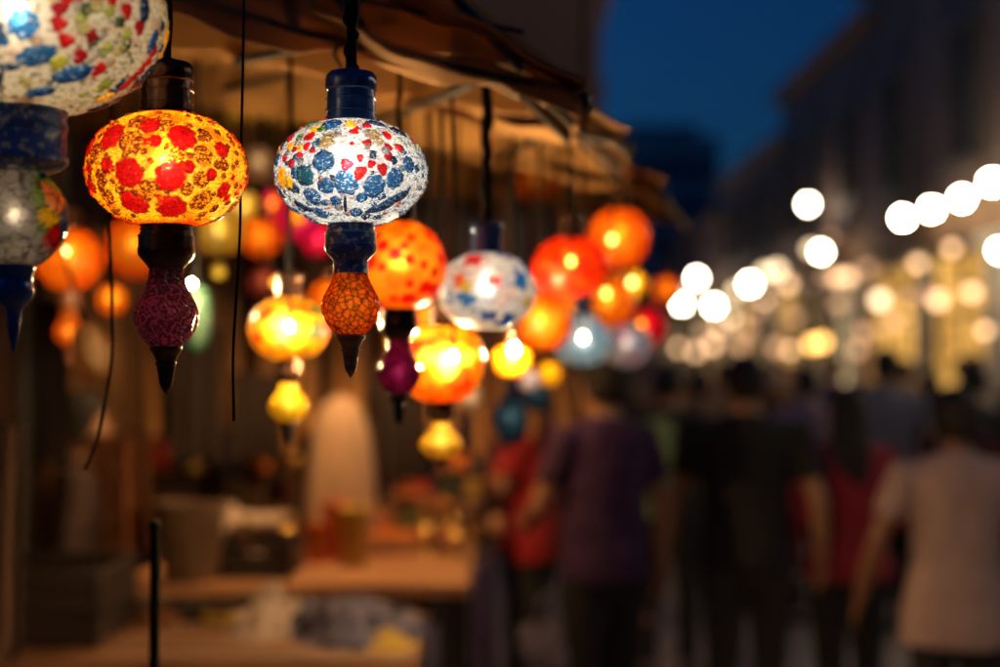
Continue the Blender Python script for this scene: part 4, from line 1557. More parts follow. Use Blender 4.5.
# loose black cables
for (pp, Y, rr, lab) in [
    ([(244, -30), (243, 60), (241, 150), (240, 230), (236, 300), (233, 360), (234, 421)], 1.66, .0017, 'thin black cable hanging straight between the two sharp lanterns'),
    ([(110, -20), (112, 100), (107, 190), (110, 235), (112, 300), (112, 360), (105, 405), (97, 440), (85, 470)], 1.95, .0024, 'black cable curving down left of the magenta pendant')]:
    P = [at(x, y, Y) for x, y in pp]
    Q = []
    for i in range(len(P) - 1):
        for k in range(6):
            t_ = k / 6
            p0, p1, p2, p3 = P[max(i - 1, 0)], P[i], P[i + 1], P[min(i + 2, len(P) - 1)]
            Q.append(.5 * ((2 * p1) + (p2 - p0) * t_ + (2 * p0 - 5 * p1 + 4 * p2 - p3) * t_ ** 2 + (3 * p1 - p0 - 3 * p2 + p3) * t_ ** 3))
    Q.append(P[-1])
    base = Q[-1]
    mb = MB().tube([q - base for q in Q], rr, 8)
    o = mb.build('cable', M['cable'])
    o.location = base
    tag(o, lab, 'cable')

# ------------------------------------------------------------------ tables and goods
TZ = 0.96


def table(x0, x1, y0, y1, z, label, wood='table_wood'):
    root = empty('market_table', ((x0 + x1) / 2, (y0 + y1) / 2, 0), label, 'table')
    w, d = x1 - x0, y1 - y0
    n = 5
    mb = MB()
    for k in range(n):
        mb.box((0, -d / 2 + d * (k + .5) / n, z - .02), (w, d / n - .008, .04))
    mb.build('tabletop', M[wood], root, smooth=False, bevel=.004)
    for sx in (-1, 1):
        for sy in (-1, 1):
            MB().box((sx * (w / 2 - .06), sy * (d / 2 - .06), (z - .04) / 2), (.07, .07, z - .042)).build('leg', M['dark_wood'], root, smooth=False)
    for sy in (-1, 1):
        MB().box((0, sy * (d / 2 - .07), z - .09), (w - .2, .03, .09)).build('apron', M['dark_wood'], root, smooth=False)
    return root


table(-1.24, -.10, 4.5, 5.6, TZ, 'wooden market table in the lower left with boxes and cloth on it')
table(-1.5, .12, 6.3, 7.2, .95, 'farther wooden table with trays of orange spices')
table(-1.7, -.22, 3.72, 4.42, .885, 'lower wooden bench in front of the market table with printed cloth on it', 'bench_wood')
cl = hang_cloth('tablecloth', (-.09, 4.52, TZ + .002), (-.04, 5.58, TZ + .002), .6, M['purple_cloth'], 'dusky purple cloth hanging from the right end of the market table', 'tablecloth', 5, .02, topbar=False)


def on(px, py, z):
    """point on a horizontal surface of height z seen at (px,py)"""
    a = at(px, py, 1.0)
    k = (z - EYE) / (a.z - EYE)
    return Vector((a.x * k, k, z))


def simple(name, mb, mat, loc, label, cat, group=None, smooth=True, bevel=0, rz=0):
    o = mb.build(name, mat, None, smooth=smooth, bevel=bevel)
    o.location = loc
    o.rotation_euler = (0, 0, rz)
    return tag(o, label, cat, group)


# tall rounded cone of draped cloth
mb = MB()
n = 48
prof = [(.145, 0), (.142, .1), (.135, .22), (.128, .30), (.115, .41), (.098, .49), (.07, .55), (.035, .583), (.008, .59)]
rgx = random.Random(3)
vs, fs = [], []
for (r, z) in prof:
    for k in range(n):
        a = 2 * math.pi * k / n
        rr = r * (1 + .035 * math.sin(a * 5 + z * 3) + .02 * math.sin(a * 11 + z * 7))
        vs.append((rr * math.cos(a), rr * .8 * math.sin(a), z))
for i in range(len(prof) - 1):
    for k in range(n):
        k2 = (k + 1) % n
        fs.append((i * n + k, i * n + k2, (i + 1) * n + k2, (i + 1) * n + k))
fs.append(tuple(range(n - 1, -1, -1)))
fs.append(tuple((len(prof) - 1) * n + k for k in range(n)))
mb.add(vs, fs)
simple('draped_cloth', mb, M['beige_cloth'], (-.62, 5.40, TZ), 'tall rounded cone of beige draped cloth standing on the table', 'cloth')

# black stand
st = empty('metal_stand', on(153, 660, 0.6) * 0 + Vector((at(153, 600, 2.15).x, 2.15, 0)), 'thin black upright metal stand at the lower left', 'stand')
MB().tube([(0, 0, .01), (0, 0, .7), (.003, 0, at(153, 527, 2.15).z)], [.012, .0095, .0075], 12).build('pole', M['cable'], st)
MB().lathe([(.14, 0), (.14, .012), (.05, .02), (.018, .05)], 28).build('base', M['black_metal'], st)
MB().ball((.003, 0, at(153, 527, 2.15).z + .002), .010, 12).build('knob', M['cable'], st)


def cup(loc, r, h, mat, label, cat='cup', name='cup'):
    root = empty(name, loc, label, cat)
    MB().lathe([(r * .75, 0), (r * .8, .01), (r, h), (r * .94, h), (r * .74, .015), (r * .3, .012)], 28).build('body', mat, root)
    MB().lathe([(r * 1.0, h - .008), (r * 1.06, h - .004), (r * 1.06, h + .004), (r * .95, h + .006)], 28).build('rim', mat, root)
    return root


def crate(loc, d, mat, label, rz=0, name='crate', cat='crate', open_=True):
    root = empty(name, loc, label, cat, rz=rz)
    w, l, h = d
    mb = MB()
    t = .015
    for z in (h * .2, h * .52, h * .84):
        mb.box((0, -l / 2, z), (w, t, h * .26))
        mb.box((0, l / 2, z), (w, t, h * .26))
        mb.box((-w / 2 + t / 2, 0, z), (t, l - t - .002, h * .26))
        mb.box((w / 2 - t / 2, 0, z), (t, l - t - .002, h * .26))
    mb.build('slats', mat, root, smooth=False, bevel=.003)
    MB().box((0, 0, .012), (w - .04, l - .04, .02)).build('bottom', mat, root, smooth=False)
    for sx in (-1, 1):
        for sy in (-1, 1):
            MB().box((sx * (w / 2 - .03), sy * (l / 2 - .024), h / 2), (.028, .028, h)).build('corner_post', mat, root, smooth=False)
    return root


crate((-1.36, 4.06, .885), (.50, .4, .22), M['dark_wood'], 'dark slatted crate at the left end of the lower bench')
crate((-.83, 4.76, TZ), (.28, .30, .13), M['dark_wood'], 'low dark crate in the middle of the market table')
# clay pot with rim
pt = empty('flower_pot', (-1.02, 4.60, TZ), 'brown tapered pot standing right of the black stand', 'pot')
MB().lathe([(.085, 0), (.09, .01), (.112, .22), (.12, .225), (.12, .26), (.108, .262), (.10, .2), (.08, .03), (.02, .028)], 36).build('body', M['pot'], pt)
MB().lathe([(.1, .17), (.07, .215), (.01, .225)], 24).build('soil', M['dark_wood'], pt)
cup((-.66, 5.00, TZ), .042, .14, M['orange_cup'], 'orange cup on the table below the beige cone')
cup((-.60, 5.12, TZ), .05, .20, M['red_cup'], 'taller red cup behind the orange cup')
cup((-.52, 4.95, TZ), .06, .20, M['ochre'], 'ochre canister beside the red and orange cups', 'canister', 'canister')


def heap(loc, r, h, mat, label, cat, name):
    mb = MB()
    nn, rr_ = 72, 24
    vs, fs = [], []
    rg = random.Random(int(loc[0] * 100) + int(r * 1000))
    ph = rg.uniform(0, 6)
    for i in range(rr_ + 1):
        t_ = i / rr_
        for k in range(nn):
            a = 2 * math.pi * k / nn
            q = r * (1 - t_) * (1 + .06 * math.sin(3 * a + ph) + .04 * math.sin(7 * a + 2 * ph)) + .002
            vs.append((q * math.cos(a), q * math.sin(a), h * math.sin(t_ * 1.57) ** 1.2 + .004 * rg.uniform(-1, 1) * (0 < i < rr_)))
    for i in range(rr_):
        for k in range(nn):
            k2 = (k + 1) % nn
            fs.append((i * nn + k, i * nn + k2, (i + 1) * nn + k2, (i + 1) * nn + k))
    fs.append(tuple(range(nn - 1, -1, -1)))
    fs.append(tuple(rr_ * nn + k for k in range(nn)))
    if name == 'cloth_heap':      # crumpled folds
        P = np.array(vs)
        f1 = np.abs(fbm(P, 1.1 / r, 3 + int(r * 100)) - .5) * 2
        f2 = np.abs(vnoise(P, 3.4 / r, 8 + int(r * 100)) - .5) * 2
        P[:, 2] += (P[:, 2] > .006) * (h * (.75 * f1 + .35 * f2) - .25 * h)
        P[:, :2] *= (1 + .22 * (f1 - .4))[:, None]
        P[:, 2] = np.maximum(P[:, 2], 0)
        vs = [tuple(v) for v in P]
    mb.add(vs, fs)
    return simple(name, mb, mat, loc, label, cat)


def bowl(loc, r, mat, fill, label):
    root = empty('bowl', loc, label, 'bowl', 'bowls of spices on the farther table')
    h = r * .5
    MB().lathe([(r * .45, 0), (r * .5, .008), (r * .85, h * .6), (r, h), (r * .96, h), (r * .8, h * .62), (r * .45, .02), (r * .1, .018)], 28).build('body', mat, root)
    MB().lathe([(r * .88, h * .78), (r * .6, h * 1.05), (r * .25, h * 1.35), (r * .02, h * 1.45)], 24).build('spice', fill, root)
    return root


bowl((-.95, 6.55, .95), .13, M['pot'], M['spice'], 'bowl of orange spice at the left end of the farther table')
bowl((-.62, 6.6, .95), .14, M['pot'], M['ochre'], 'bowl of ochre spice, second from the left on the farther table')
bowl((-.28, 6.55, .95), .13, M['pot'], M['spice'], 'bowl of rust orange spice near the middle of the farther table')
bowl((-.02, 6.75, .95), .12, M['pot'], M['dark_green'], 'bowl of dark herbs near the right end of the farther table')
bowl((-.45, 6.95, .95), .14, M['pot'], M['orange_cup'], 'bowl of bright orange fruit peel at the back of the farther table')
# cloth heaps and boards on the near table and the bench
heap((-1.05, 5.25, TZ), .22, .2, M['paper'], 'rumpled pale cloth heap behind the brown pot', 'cloth', 'cloth_heap')
heap((-.42, 4.08, .885), .22, .11, M['slate_cloth'], 'rumpled blue and white printed cloth on the low bench', 'cloth', 'cloth_heap')
heap((-.68, 4.12, .885), .15, .12, M['paper'], 'crumpled cream cloth on the low bench', 'cloth', 'cloth_heap')
heap((-.32, 3.93, .885), .10, .04, M['ochre'], 'flat heap of yellow cloth at the front of the low bench', 'cloth', 'cloth_heap')


def stack(loc, n, w, l, label, mats, rz=0):
    root = empty('folded_cloths', loc, label, 'cloth', rz=rz)
    rg = random.Random(n * 31)
    z = 0
    for k in range(n):
        h = rg.uniform(.018, .03)
        mb = MB().box((rg.uniform(-.012, .012), rg.uniform(-.012, .012), z + h / 2), (w, l, h - .002), rg.uniform(-.06, .06))
        mb.build('folded_cloth', mats[k % len(mats)], root, smooth=False, bevel=.008)
        z += h
    return root


stack((-.42, 5.35, TZ), 3, .5, .3, 'stack of orange brown folded cloths on the market table', [M['table_wood'], M['beige_cloth'], M['orange_cup']], .1)
stack((-1.0, 5.30, TZ), 6, .35, .3, 'tall stack of brown and cream folded cloths at the left end of the market table', [M['brown_cloth'], M['paper']], -.1)
stack((-.9, 7.0, .95), 4, .3, .25, 'stack of cream folded cloths at the back of the farther table', [M['paper'], M['beige_cloth']], .2)
crate((.28, 5.35, 0), (.34, .3, .34), M['planks'], 'wooden crate on the ground beside the man in purple')
# shopping bag on the crate
bgx = empty('shopping_bag', (.2, 5.32, .34), 'dark cloth shopping bag standing on the crate', 'bag')
MB().rings([(0, 0, 0, .11, .07), (0, 0, .02, .13, .08), (0, 0, .2, .14, .075), (0, 0, .33, .13, .045), (0, 0, .34, .12, .04)], 24).build('body', M['slate_cloth'], bgx)
for s in (-1, 1):
    MB().tube([(-.06, s * .035, .33), (-.05, s * .03, .43), (0, s * .025, .47), (.05, s * .03, .43), (.06, s * .035, .33)], .008, 8).build('handle', M['slate_cloth'], bgx)

# small wares crowding the table tops
def jar(loc, r, h, mat, lid, label, group):
    root = empty('jar', loc, label, 'jar', group)
    MB().lathe([(r * .8, 0), (r, h * .08), (r, h * .68), (r * .75, h * .82), (r * .62, h * .86)], 20).build('body', mat, root)
    MB().lathe([(r * .7, h * .85), (r * .72, h * .87), (r * .72, h * .98), (r * .6, h), (r * .1, h * 1.01)], 20).build('lid', lid, root)


def ware_box(loc, d, mat, rz, label, group):
    root = empty('gift_box', loc, label, 'box', group, rz)
    MB().box((0, 0, d[2] * .38), (d[0], d[1], d[2] * .76)).build('box_base', mat, root, smooth=False, bevel=.003)
    MB().box((0, 0, d[2] * .86), (d[0] + .006, d[1] + .006, d[2] * .26)).build('lid', M['dark_wood'] if d[2] > .05 else M['paper'], root, smooth=False, bevel=.003)


rw = random.Random(77)
for k in range(11):
    xx = -1.16 + .098 * k + rw.uniform(-.02, .02)
    jar((xx, 5.48 + rw.uniform(-.03, .03), TZ), rw.uniform(.028, .042), rw.uniform(.09, .17), [M['brass'], M['pot'], M['orange_cup'], M['dark_green'], M['brass']][k % 5],
        M['brass'] if k % 2 else M['dark_wood'], 'small brass or glazed jar in the row along the back edge of the market table', 'jars along the back of the market table')
for k in range(9):
    ware_box((-1.05 + .095 * k + rw.uniform(-.02, .02), 4.25 + rw.uniform(-.04, .05), .885), (rw.uniform(.06, .1), rw.uniform(.06, .09), rw.uniform(.03, .08)),
             [M['orange_brown'], M['dark_wood'], M['ochre'], M['slate_cloth'], M['red_cup']][k % 5], rw.uniform(-.5, .5),
             'small lidded gift box in the scattered row on the low bench', 'gift boxes on the low bench')
for k in range(12):
    jar((-1.35 + .12 * k + rw.uniform(-.02, .02), 7.12, .95), rw.uniform(.035, .05), rw.uniform(.12, .24), [M['pot'], M['brass'], M['red_cup'], M['dark_green'], M['ochre'], M['orange_cup']][k % 6],
        M['dark_wood'], 'tall jar in the row at the back of the farther table', 'jars at the back of the farther table')
for k in range(7):
    p_ = (-.95 + .13 * k + rw.uniform(-.03, .03), 5.05 + .16 * (k % 2), TZ)
    if k in (2, 3, 4):
        continue
    root = empty('brass_lamp', p_, 'small brass oil lamp standing among the wares in the middle of the market table', 'oil lamp', 'brass lamps on the market table')
    MB().lathe([(.03, 0), (.034, .006), (.014, .03), (.012, .05), (.036, .07), (.042, .09), (.03, .11), (.012, .118), (.01, .14), (.004, .15)], 24).build('body', M['brass'], root)
    MB().tube([(.036, 0, .085), (.06, 0, .095), (.075, 0, .112)], [.012, .009, .006], 10).build('spout', M['brass'], root)
    MB().tube([(-.036, 0, .075), (-.062, 0, .085), (-.06, 0, .11), (-.034, 0, .105)], .004, 8).build('handle', M['brass'], root)
st2 = empty('goods_shelf', (-.9, 5.72, 0), 'dark wooden shelf of wares against the bamboo screen', 'shelf')
for z in (.9, 1.22):
    MB().box((0, 0, z), (1.7, .16, .025)).build('board', M['dark_wood'], st2, smooth=False)
for sx in (-.84, .84):
    MB().box((sx, 0, .62), (.03, .155, 1.24)).build('side', M['dark_wood'], st2, smooth=False)
for k in range(12):
    jar((-1.65 + .135 * k, 5.70, 1.2345), rw.uniform(.032, .05), rw.uniform(.08, .2), [M['brass'], M['orange_cup'], M['slate_cloth'], M['ochre'], M['red_cup'], M['pot']][(k * 5) % 6], M['dark_wood'],
        'jar in the row on the top board of the dark shelf', 'jars on the shelf')
for k in range(9):
    p_ = (-1.55 + .17 * k, 5.70, .9135)
    root = empty('plate', p_, 'painted plate propped upright in the row on the lower shelf board', 'plate', 'plates on the shelf')
    rr_ = rw.uniform(.06, .085)
    pl = MB().lathe([(rr_ * .5, 0), (rr_ * .6, .006), (rr_, .02), (rr_ * .98, .024), (rr_ * .55, .012), (.004, .01)], 28).build('dish', [M['slate_cloth'], M['ochre'], M['red_cup'], M['paper']][k % 4], root)
    pl.rotation_euler = (R(78), 0, 0)
    pl.location = (0, 0, rr_ + .002)
    rim = MB().lathe([(rr_ * .99, .0205), (rr_ * 1.03, .022), (rr_ * 1.03, .026), (rr_ * .97, .026)], 28).build('rim', M['brass'], root)
    rim.rotation_euler = (R(78), 0, 0)
    rim.location = (0, 0, rr_ + .002)

# ------------------------------------------------------------------ people
SKIN = [pmat('skin_tan', (.36, .18, .10), .5, 0, .12, 6, bump=.05), pmat('skin_brown', (.22, .10, .055), .5, 0, .12, 6, bump=.05),
        pmat('skin_fair', (.50, .29, .20), .5, 0, .12, 6, bump=.05)]
HAIR = pmat('dark_hair', (.012, .009, .008), .7, 0, .4, 40, (6, 6, 1), .5, .005)
EYEW = pmat('eye_white', (.7, .68, .65), .2, 0, .02, 10, bump=0)
IRIS = pmat('eye_iris', (.03, .018, .01), .15, 0, .2, 10, bump=0)
SHOE = pmat('shoe_leather', (.02, .018, .017), .5, 0, .3, 20)
cloth_cache = {}


def clothmat(c):
    k = tuple(c)
    if k not in cloth_cache:
        cloth_cache[k] = pmat('clothing', c, .85, 0, .2, 9, (1, 1, .5), .35, .01, sheen=0)
    return cloth_cache[k]


def hand(mb, w, d, side, curl=.5, s=1.0):
    """palm, four unequal curled fingers, and a thumb leaving the side of the palm"""
    d = Vector(d).normalized()
    fw = Vector((0, 1, 0))
    lat = d.cross(fw).normalized()           # across the palm thickness
    fw = lat.cross(d).normalized()           # forward, the thumb side
    inn = Vector((-side, 0, 0))              # towards the thigh
    w = Vector(w)
    pc = w + d * .045 * s
    mb.tube([w - d * .02, w + d * .015 * s, pc, w + d * .085 * s], [(.019 * s, .026 * s), (.017 * s, .033 * s), (.016 * s, .040 * s), (.013 * s, .037 * s)], 12)
    for k, (off, ln) in enumerate([(.029, .068), (.010, .078), (-.009, .072), (-.027, .056)]):
        p = w + d * .078 * s + fw * off * s
        a1 = (d + inn * .25 * curl).normalized()
        a2 = (d + inn * .9 * curl).normalized()
        a3 = (d + inn * 1.7 * curl).normalized()
        q1 = p + a1 * ln * .45 * s
        q2 = q1 + a2 * ln * .32 * s
        q3 = q2 + a3 * ln * .26 * s
        mb.tube([p - d * .02, q1, q2, q3], [.0092 * s, .0090 * s, .0082 * s, .0065 * s], 8)
    t0 = w + d * .025 * s + fw * .028 * s
    t1 = t0 + (d * .6 + fw * .75 + inn * .2).normalized() * .034 * s
    t2 = t1 + (d * .9 + fw * .3 + inn * .35).normalized() * .028 * s
    mb.tube([w + d * .012 * s, t0, t1, t2], [.014 * s, .0125 * s, .0105 * s, .008 * s], 8)


def person(px, Y, H, label, shirt, pants, skin=0, rz=0.0, female=False, hair='short', sleeve='short', arms=None, stride=.06,
           fine=True, panel=None, headturn=0.0, broad=1.0, hem=.86, xoff=None):
    x = at(px, 362, Y).x
    root = empty('person', (x, Y, 0), label, 'person', None, rz)
    k = H / 1.72
    sw = (.178 if female else .196) * broad
    S = lambda p: Vector((p[0] * k, p[1] * k, p[2] * k))
    vox = .0062 if fine else .011
    arms = arms or {}
    body = MB()
    hipw = .175 if female else .160
    waist = .125 if female else .148
    torso = [(0, 0, .80, hipw * .7, .09), (0, 0, .86, hipw, .112), (0, -.008, .94, hipw * 1.02, .118), (0, 0, 1.06, waist, .10), (0, 0, 1.18, .148, .105),
             (0, .006, 1.30, .168, .114), (0, 0, 1.38, sw * .88, .098), (0, -.006, 1.43, sw * .70, .080), (0, -.006, 1.465, .095, .066), (0, 0, 1.50, .058, .058)]
    body.rings([(a * k, b * k, z * k, rx * k, ry * k) for a, b, z, rx, ry in torso], 28)
    # neck and head
    body.tube([S((0, -.012, 1.43)), S((0, -.004, 1.50)), S((0, .006, 1.57))], [.064 * k, .055 * k, .055 * k], 18)
    hd = [(0, .03, 1.495, .03, .03), (0, .03, 1.505, .046, .05), (0, .022, 1.525, .056, .070), (0, .012, 1.56, .066, .086), (0, .006, 1.60, .073, .094), (0, .002, 1.64, .076, .097),
          (0, 0, 1.675, .070, .090), (0, -.002, 1.70, .054, .070), (0, -.004, 1.716, .028, .038), (0, -.004, 1.72, .01, .012)]
    ht = headturn
    def HT(p):
        c_, s_ = math.cos(ht), math.sin(ht)
        return (p[0] * c_ - p[1] * s_, p[0] * s_ + p[1] * c_, p[2])
    hm = MB().rings([(a * k, b * k, z * k, rx * k, ry * k) for a, b, z, rx, ry in hd], 28)
    # nose, brow, lips, chin, ears
    hm.tube([S((0, .088, 1.625)), S((0, .104, 1.595)), S((0, .112, 1.578)), S((0, .094, 1.566))], [.008 * k, .011 * k, .014 * k, .010 * k], 10)
    hm.tube([S((-.045, .080, 1.632)), S((0, .092, 1.634)), S((.045, .080, 1.632))], .009 * k, 8)
    hm.tube([S((-.022, .084, 1.546)), S((0, .094, 1.548)), S((.022, .084, 1.546))], .008 * k, 8)
    hm.tube([S((-.018, .082, 1.536)), S((0, .091, 1.535)), S((.018, .082, 1.536))], .008 * k, 8)
    hm.ball(S((0, .074, 1.508)), .018 * k, 10)
    for s in (-1, 1):
        hm.tube([S((s * .074, -.006, 1.63)), S((s * .086, -.016, 1.615)), S((s * .084, -.014, 1.59)), S((s * .074, -.004, 1.57))], [.010 * k, .012 * k, .011 * k, .007 * k], 8)
    body.add([HT(v) for v in hm.v], hm.f)
    # arms
    wr = {}
    for s in (-1, 1):
        sh = Vector((s * sw * .92, -.004, 1.405))
        el, wv = arms.get(s, ((s * (sw + .055 + .25 * max(0, sw - .2)), -.03, 1.125), (s * (sw + .105 + .6 * max(0, sw - .2)), .05, .885)))
        el, wv = Vector(el), Vector(wv)
        wr[s] = (sh, el, wv)
        body.tube([S((s * .10, -.004, 1.40)), S(sh), S(sh * .5 + el * .5), S(el), S(el * .62 + wv * .38), S(wv)],
                  [.052 * k, .054 * k * (1 if not female else .88), .045 * k, .037 * k, .038 * k, .026 * k], 16)
        hand(body, S(wv), wv - el, s, .5, k * (.92 if female else 1))
    # legs and feet
    feet = {}
    for s in (-1, 1):
        st_ = stride * s
        hp = (s * .088, 0, .86)
        kn = (s * .095, st_ * .55 + .015, .48)
        an = (s * .097, st_ - .03 + (0 if st_ >= 0 else -.02), .085)
        body.tube([S((s * .07, 0, .93)), S(hp), S((s * .093, st_ * .3 + .012, .66)), S(kn), S((s * .097, st_ * .8 - .02, .34)), S(an), S((an[0], an[1], .05))],
                  [.09 * k, .088 * k, .070 * k, .052 * k, .052 * k, .036 * k, .034 * k], 18)
        body.tube([S((an[0], an[1] - .035, .04)), S((an[0], an[1] + .03, .05)), S((an[0] + s * .012, an[1] + .12, .035)), S((an[0] + s * .016, an[1] + .18, .025))],
                  [(.030 * k, .034 * k), (.034 * k, .042 * k), (.040 * k, .028 * k), (.024 * k, .016 * k)], 14)
        feet[s] = an
    meshobj('body', bake(body, vox * k, 3), SKIN[skin], root)
    # eyes
    for s in (-1, 1):
        e = MB().ball(HT(S((s * .031, .083, 1.612))), .0125 * k, 12).build('eye', EYEW, root)
        MB().ball(HT(S((s * .031, .0925, 1.612))), .0055 * k, 10).build('iris', IRIS, e)
    # shirt
    sm = MB()
    g_ = .016
    tr = [(0, -.004, hem, hipw + g_ + .014, .118 + g_ + .01), (0, -.004, hem + .08, hipw + g_ + .008, .118 + g_ + .006), (0, 0, 1.06, waist + .030, .112 + g_), (0, 0, 1.18, .152 + g_ + .008, .108 + g_),
          (0, .004, 1.30, .170 + g_, .114 + g_), (0, 0, 1.38, sw * .90 + g_, .100 + g_), (0, -.006, 1.432, sw * .72 + g_, .083 + g_), (0, -.006, 1.468, .100 + g_, .072 + g_ * .6), (0, -.004, 1.492, .070, .068)]
    if hem < .8:      # loose long shirt clears the hips
        tr[0] = (0, -.004, hem, hipw + .062, .158)
        tr[1] = (0, -.004, hem + .09, hipw + .058, .156)
        tr.insert(2, (0, -.002, .96, hipw + .042, .146))
    sm.rings([(a * k, b * k, z * k, rx * k, ry * k) for a, b, z, rx, ry in tr], 28)
    for s in (-1, 1):
        sh, el, wv = wr[s]
        if sleeve == 'short':
            e_ = sh * .38 + el * .62
            sm.tube([S((s * .10, -.004, 1.40)), S(sh), S(sh * .6 + el * .4), S(e_)], [.066 * k, .070 * k, .064 * k, .066 * k], 18)
        else:
            sm.tube([S((s * .10, -.004, 1.40)), S(sh), S(sh * .5 + el * .5), S(el), S(el * .6 + wv * .4), S(el * .1 + wv * .9)],
                    [.064 * k, .066 * k, .058 * k, .050 * k, .047 * k, .036 * k], 18)
    me = bake(sm, .010 * k, 4)
    # cloth creases
    co = np.empty(len(me.vertices) * 3, np.float64)
    no = np.empty(len(me.vertices) * 3, np.float32)
    me.vertices.foreach_get('co', co)
    me.vertex_normals.foreach_get('vector', no)
    P = co.reshape(-1, 3)
    N = no.reshape(-1, 3)
    cr = fbm(P * np.array([1, 1, .55]), 11, int(px)) - .5 + .5 * (vnoise(P * np.array([.6, .6, 1.3]), 22, int(px) + 1) - .5)
    P = P + N * (cr * .016)[:, None]
    me.vertices.foreach_set('co', P.astype(np.float32).ravel())
    me.update()
    so = meshobj('shirt', me, clothmat(shirt), root)
    if panel:
        # contrast panel sewn on one side of the shirt
        pm = MB()
        def fn(u_, v_):
            a = R(-118) + R(46) * u_
            z = hem + .03 + (1.40 - hem) * v_
            i = max(j for j in range(len(tr)) if tr[j][2] <= z)
            j = min(i + 1, len(tr) - 1)
            f_ = (z - tr[i][2]) / max(tr[j][2] - tr[i][2], 1e-6)
            rx = tr[i][3] * (1 - f_) + tr[j][3] * f_ + .004
            ry = tr[i][4] * (1 - f_) + tr[j][4] * f_ + .012
            return (rx * math.cos(a) * k * (1.0), ry * math.sin(a) * k, z * k)
        pm.grid(fn, 10, 24)
        pm.build('shirt_panel', clothmat(panel), root, thick=.008, auto=False)
    # trousers
    tm = MB()
    tm.rings([(0, 0, z * k, rx * k, ry * k) for z, rx, ry in [(.79, hipw * .80, .10), (.86, hipw + .010, .125), (.94, hipw + .012, .128), (1.0, waist + .025, .116)]], 28)
    for s in (-1, 1):
        st_ = stride * s
        an = feet[s]
        tm.tube([S((s * .075, 0, .90)), S((s * .09, 0, .84)), S((s * .095, st_ * .3 + .012, .66)), S((s * .097, st_ * .55 + .012, .48)), S((s * .098, st_ * .8 - .012, .3)), S((an[0], an[1] + .004, .10))],
                [.098 * k, .100 * k, .086 * k, .070 * k, .064 * k, .056 * k], 20)
    meshobj('trousers', bake(tm, .011 * k, 3), clothmat(pants), root)
    # shoes
    for s in (-1, 1):
        an = feet[s]
        q = MB()
        q.tube([S((an[0], an[1] - .062, .036)), S((an[0], an[1] - .04, .042)), S((an[0], an[1] + .03, .050)), S((an[0] + s * .012, an[1] + .12, .038)), S((an[0] + s * .016, an[1] + .19, .028)), S((an[0] + s * .016, an[1] + .21, .024))],
               [(.022 * k, .026 * k), (.038 * k, .042 * k), (.042 * k, .05 * k), (.047 * k, .037 * k), (.034 * k, .026 * k), (.015 * k, .014 * k)], 18)
        q.build('shoe', SHOE, root, auto=False)
    # hair
    hh = MB()
    if hair != 'bald':
        hr = [(0, -.030, 1.545, .056, .062), (0, -.026, 1.58, .073, .078), (0, -.018, 1.62, .083, .090), (0, -.012, 1.66, .084, .096), (0, -.006, 1.695, .072, .088), (0, -.004, 1.722, .048, .060), (0, -.004, 1.736, .018, .024)]
        hh.rings([(a * k, b * k, z * k, rx * k, ry * k) for a, b, z, rx, ry in hr], 28)
        hh.tube([S((-.05, .062, 1.685)), S((0, .078, 1.694)), S((.05, .062, 1.685))], .020 * k, 10)
        if hair == 'long':
            hh.rings([(0, -.085 * k, 1.24 * k, .045 * k, .018 * k), (0, -.098 * k, 1.30 * k, .085 * k, .028 * k), (0, -.09 * k, 1.42 * k, .098 * k, .038 * k), (0, -.060 * k, 1.50 * k, .092 * k, .055 * k), (0, -.03 * k, 1.58 * k, .088 * k, .08 * k), (0, -.018 * k, 1.64 * k, .082 * k, .09 * k)], 26)
        if hair == 'bun':
            hh.ball(S((0, -.06, 1.745)), .046 * k, 16)
        if hair == 'full':
            hh.rings([(0, -.02 * k, 1.54 * k, .07 * k, .07 * k), (0, -.018 * k, 1.60 * k, .096 * k, .098 * k), (0, -.012 * k, 1.67 * k, .097 * k, .106 * k), (0, -.008 * k, 1.72 * k, .076 * k, .084 * k), (0, -.006 * k, 1.75 * k, .035 * k, .04 * k)], 26)
        hb = MB().add([HT(v) for v in hh.v], hh.f)
        me = bake(hb, .010 * k, 2)
        meshobj('hair', me, HAIR, root)
    return root


BLK = (.008, .008, .009)
DRK = (.02, .018, .02)
person(604, 5.35, 1.70, 'man in a dark purple shirt turned towards the stall goods', (.040, .010, .055), BLK, 0, R(28), hair='full', headturn=R(18), stride=.05,
       arms={-1: ((-.26, .06, 1.14), (-.17, .30, 1.05))})
person(746, 5.6, 1.70, 'man in a plain black t-shirt walking away, arms hanging', (.006, .006, .007), DRK, 0, R(-3), hair='short', broad=1.12, stride=.09, headturn=R(-12),
       arms={1: ((.285, -.05, 1.13), (.31, .05, .90)), -1: ((-.29, .0, 1.14), (-.31, .12, .93))})
person(848, 5.8, 1.57, 'woman with long dark hair in a dark red top', (.26, .011, .028), BLK, 0, R(6), female=True, hair='long', sleeve='long', stride=.05, broad=1.1, headturn=R(-16),
       arms={1: ((.265, .0, 1.13), (.16, .20, 1.05))})
person(955, 5.0, 1.565, 'man in a pale short sleeved shirt at the right edge', (.34, .235, .23), BLK, 1, R(-6), hair='full', broad=1.12, stride=.06, hem=.74, headturn=R(10),
       arms={-1: ((-.315, -.03, 1.13), (-.365, .06, .90)), 1: ((.30, .02, 1.14), (.27, .24, 1.02))})
person(668, 7.4, 1.66, 'person in a dark top with a pale green side panel', (.012, .016, .014), DRK, 0, R(-20), hair='short', panel=(.20, .33, .16), fine=False)
person(531, 6.05, 1.66, 'person in a red top standing at the end of the farther table', (.35, .012, .016), DRK, 0, R(70), female=True, hair='bun', sleeve='short', fine=False,
       arms={-1: ((-.24, .08, 1.14), (-.15, .28, 1.02))})
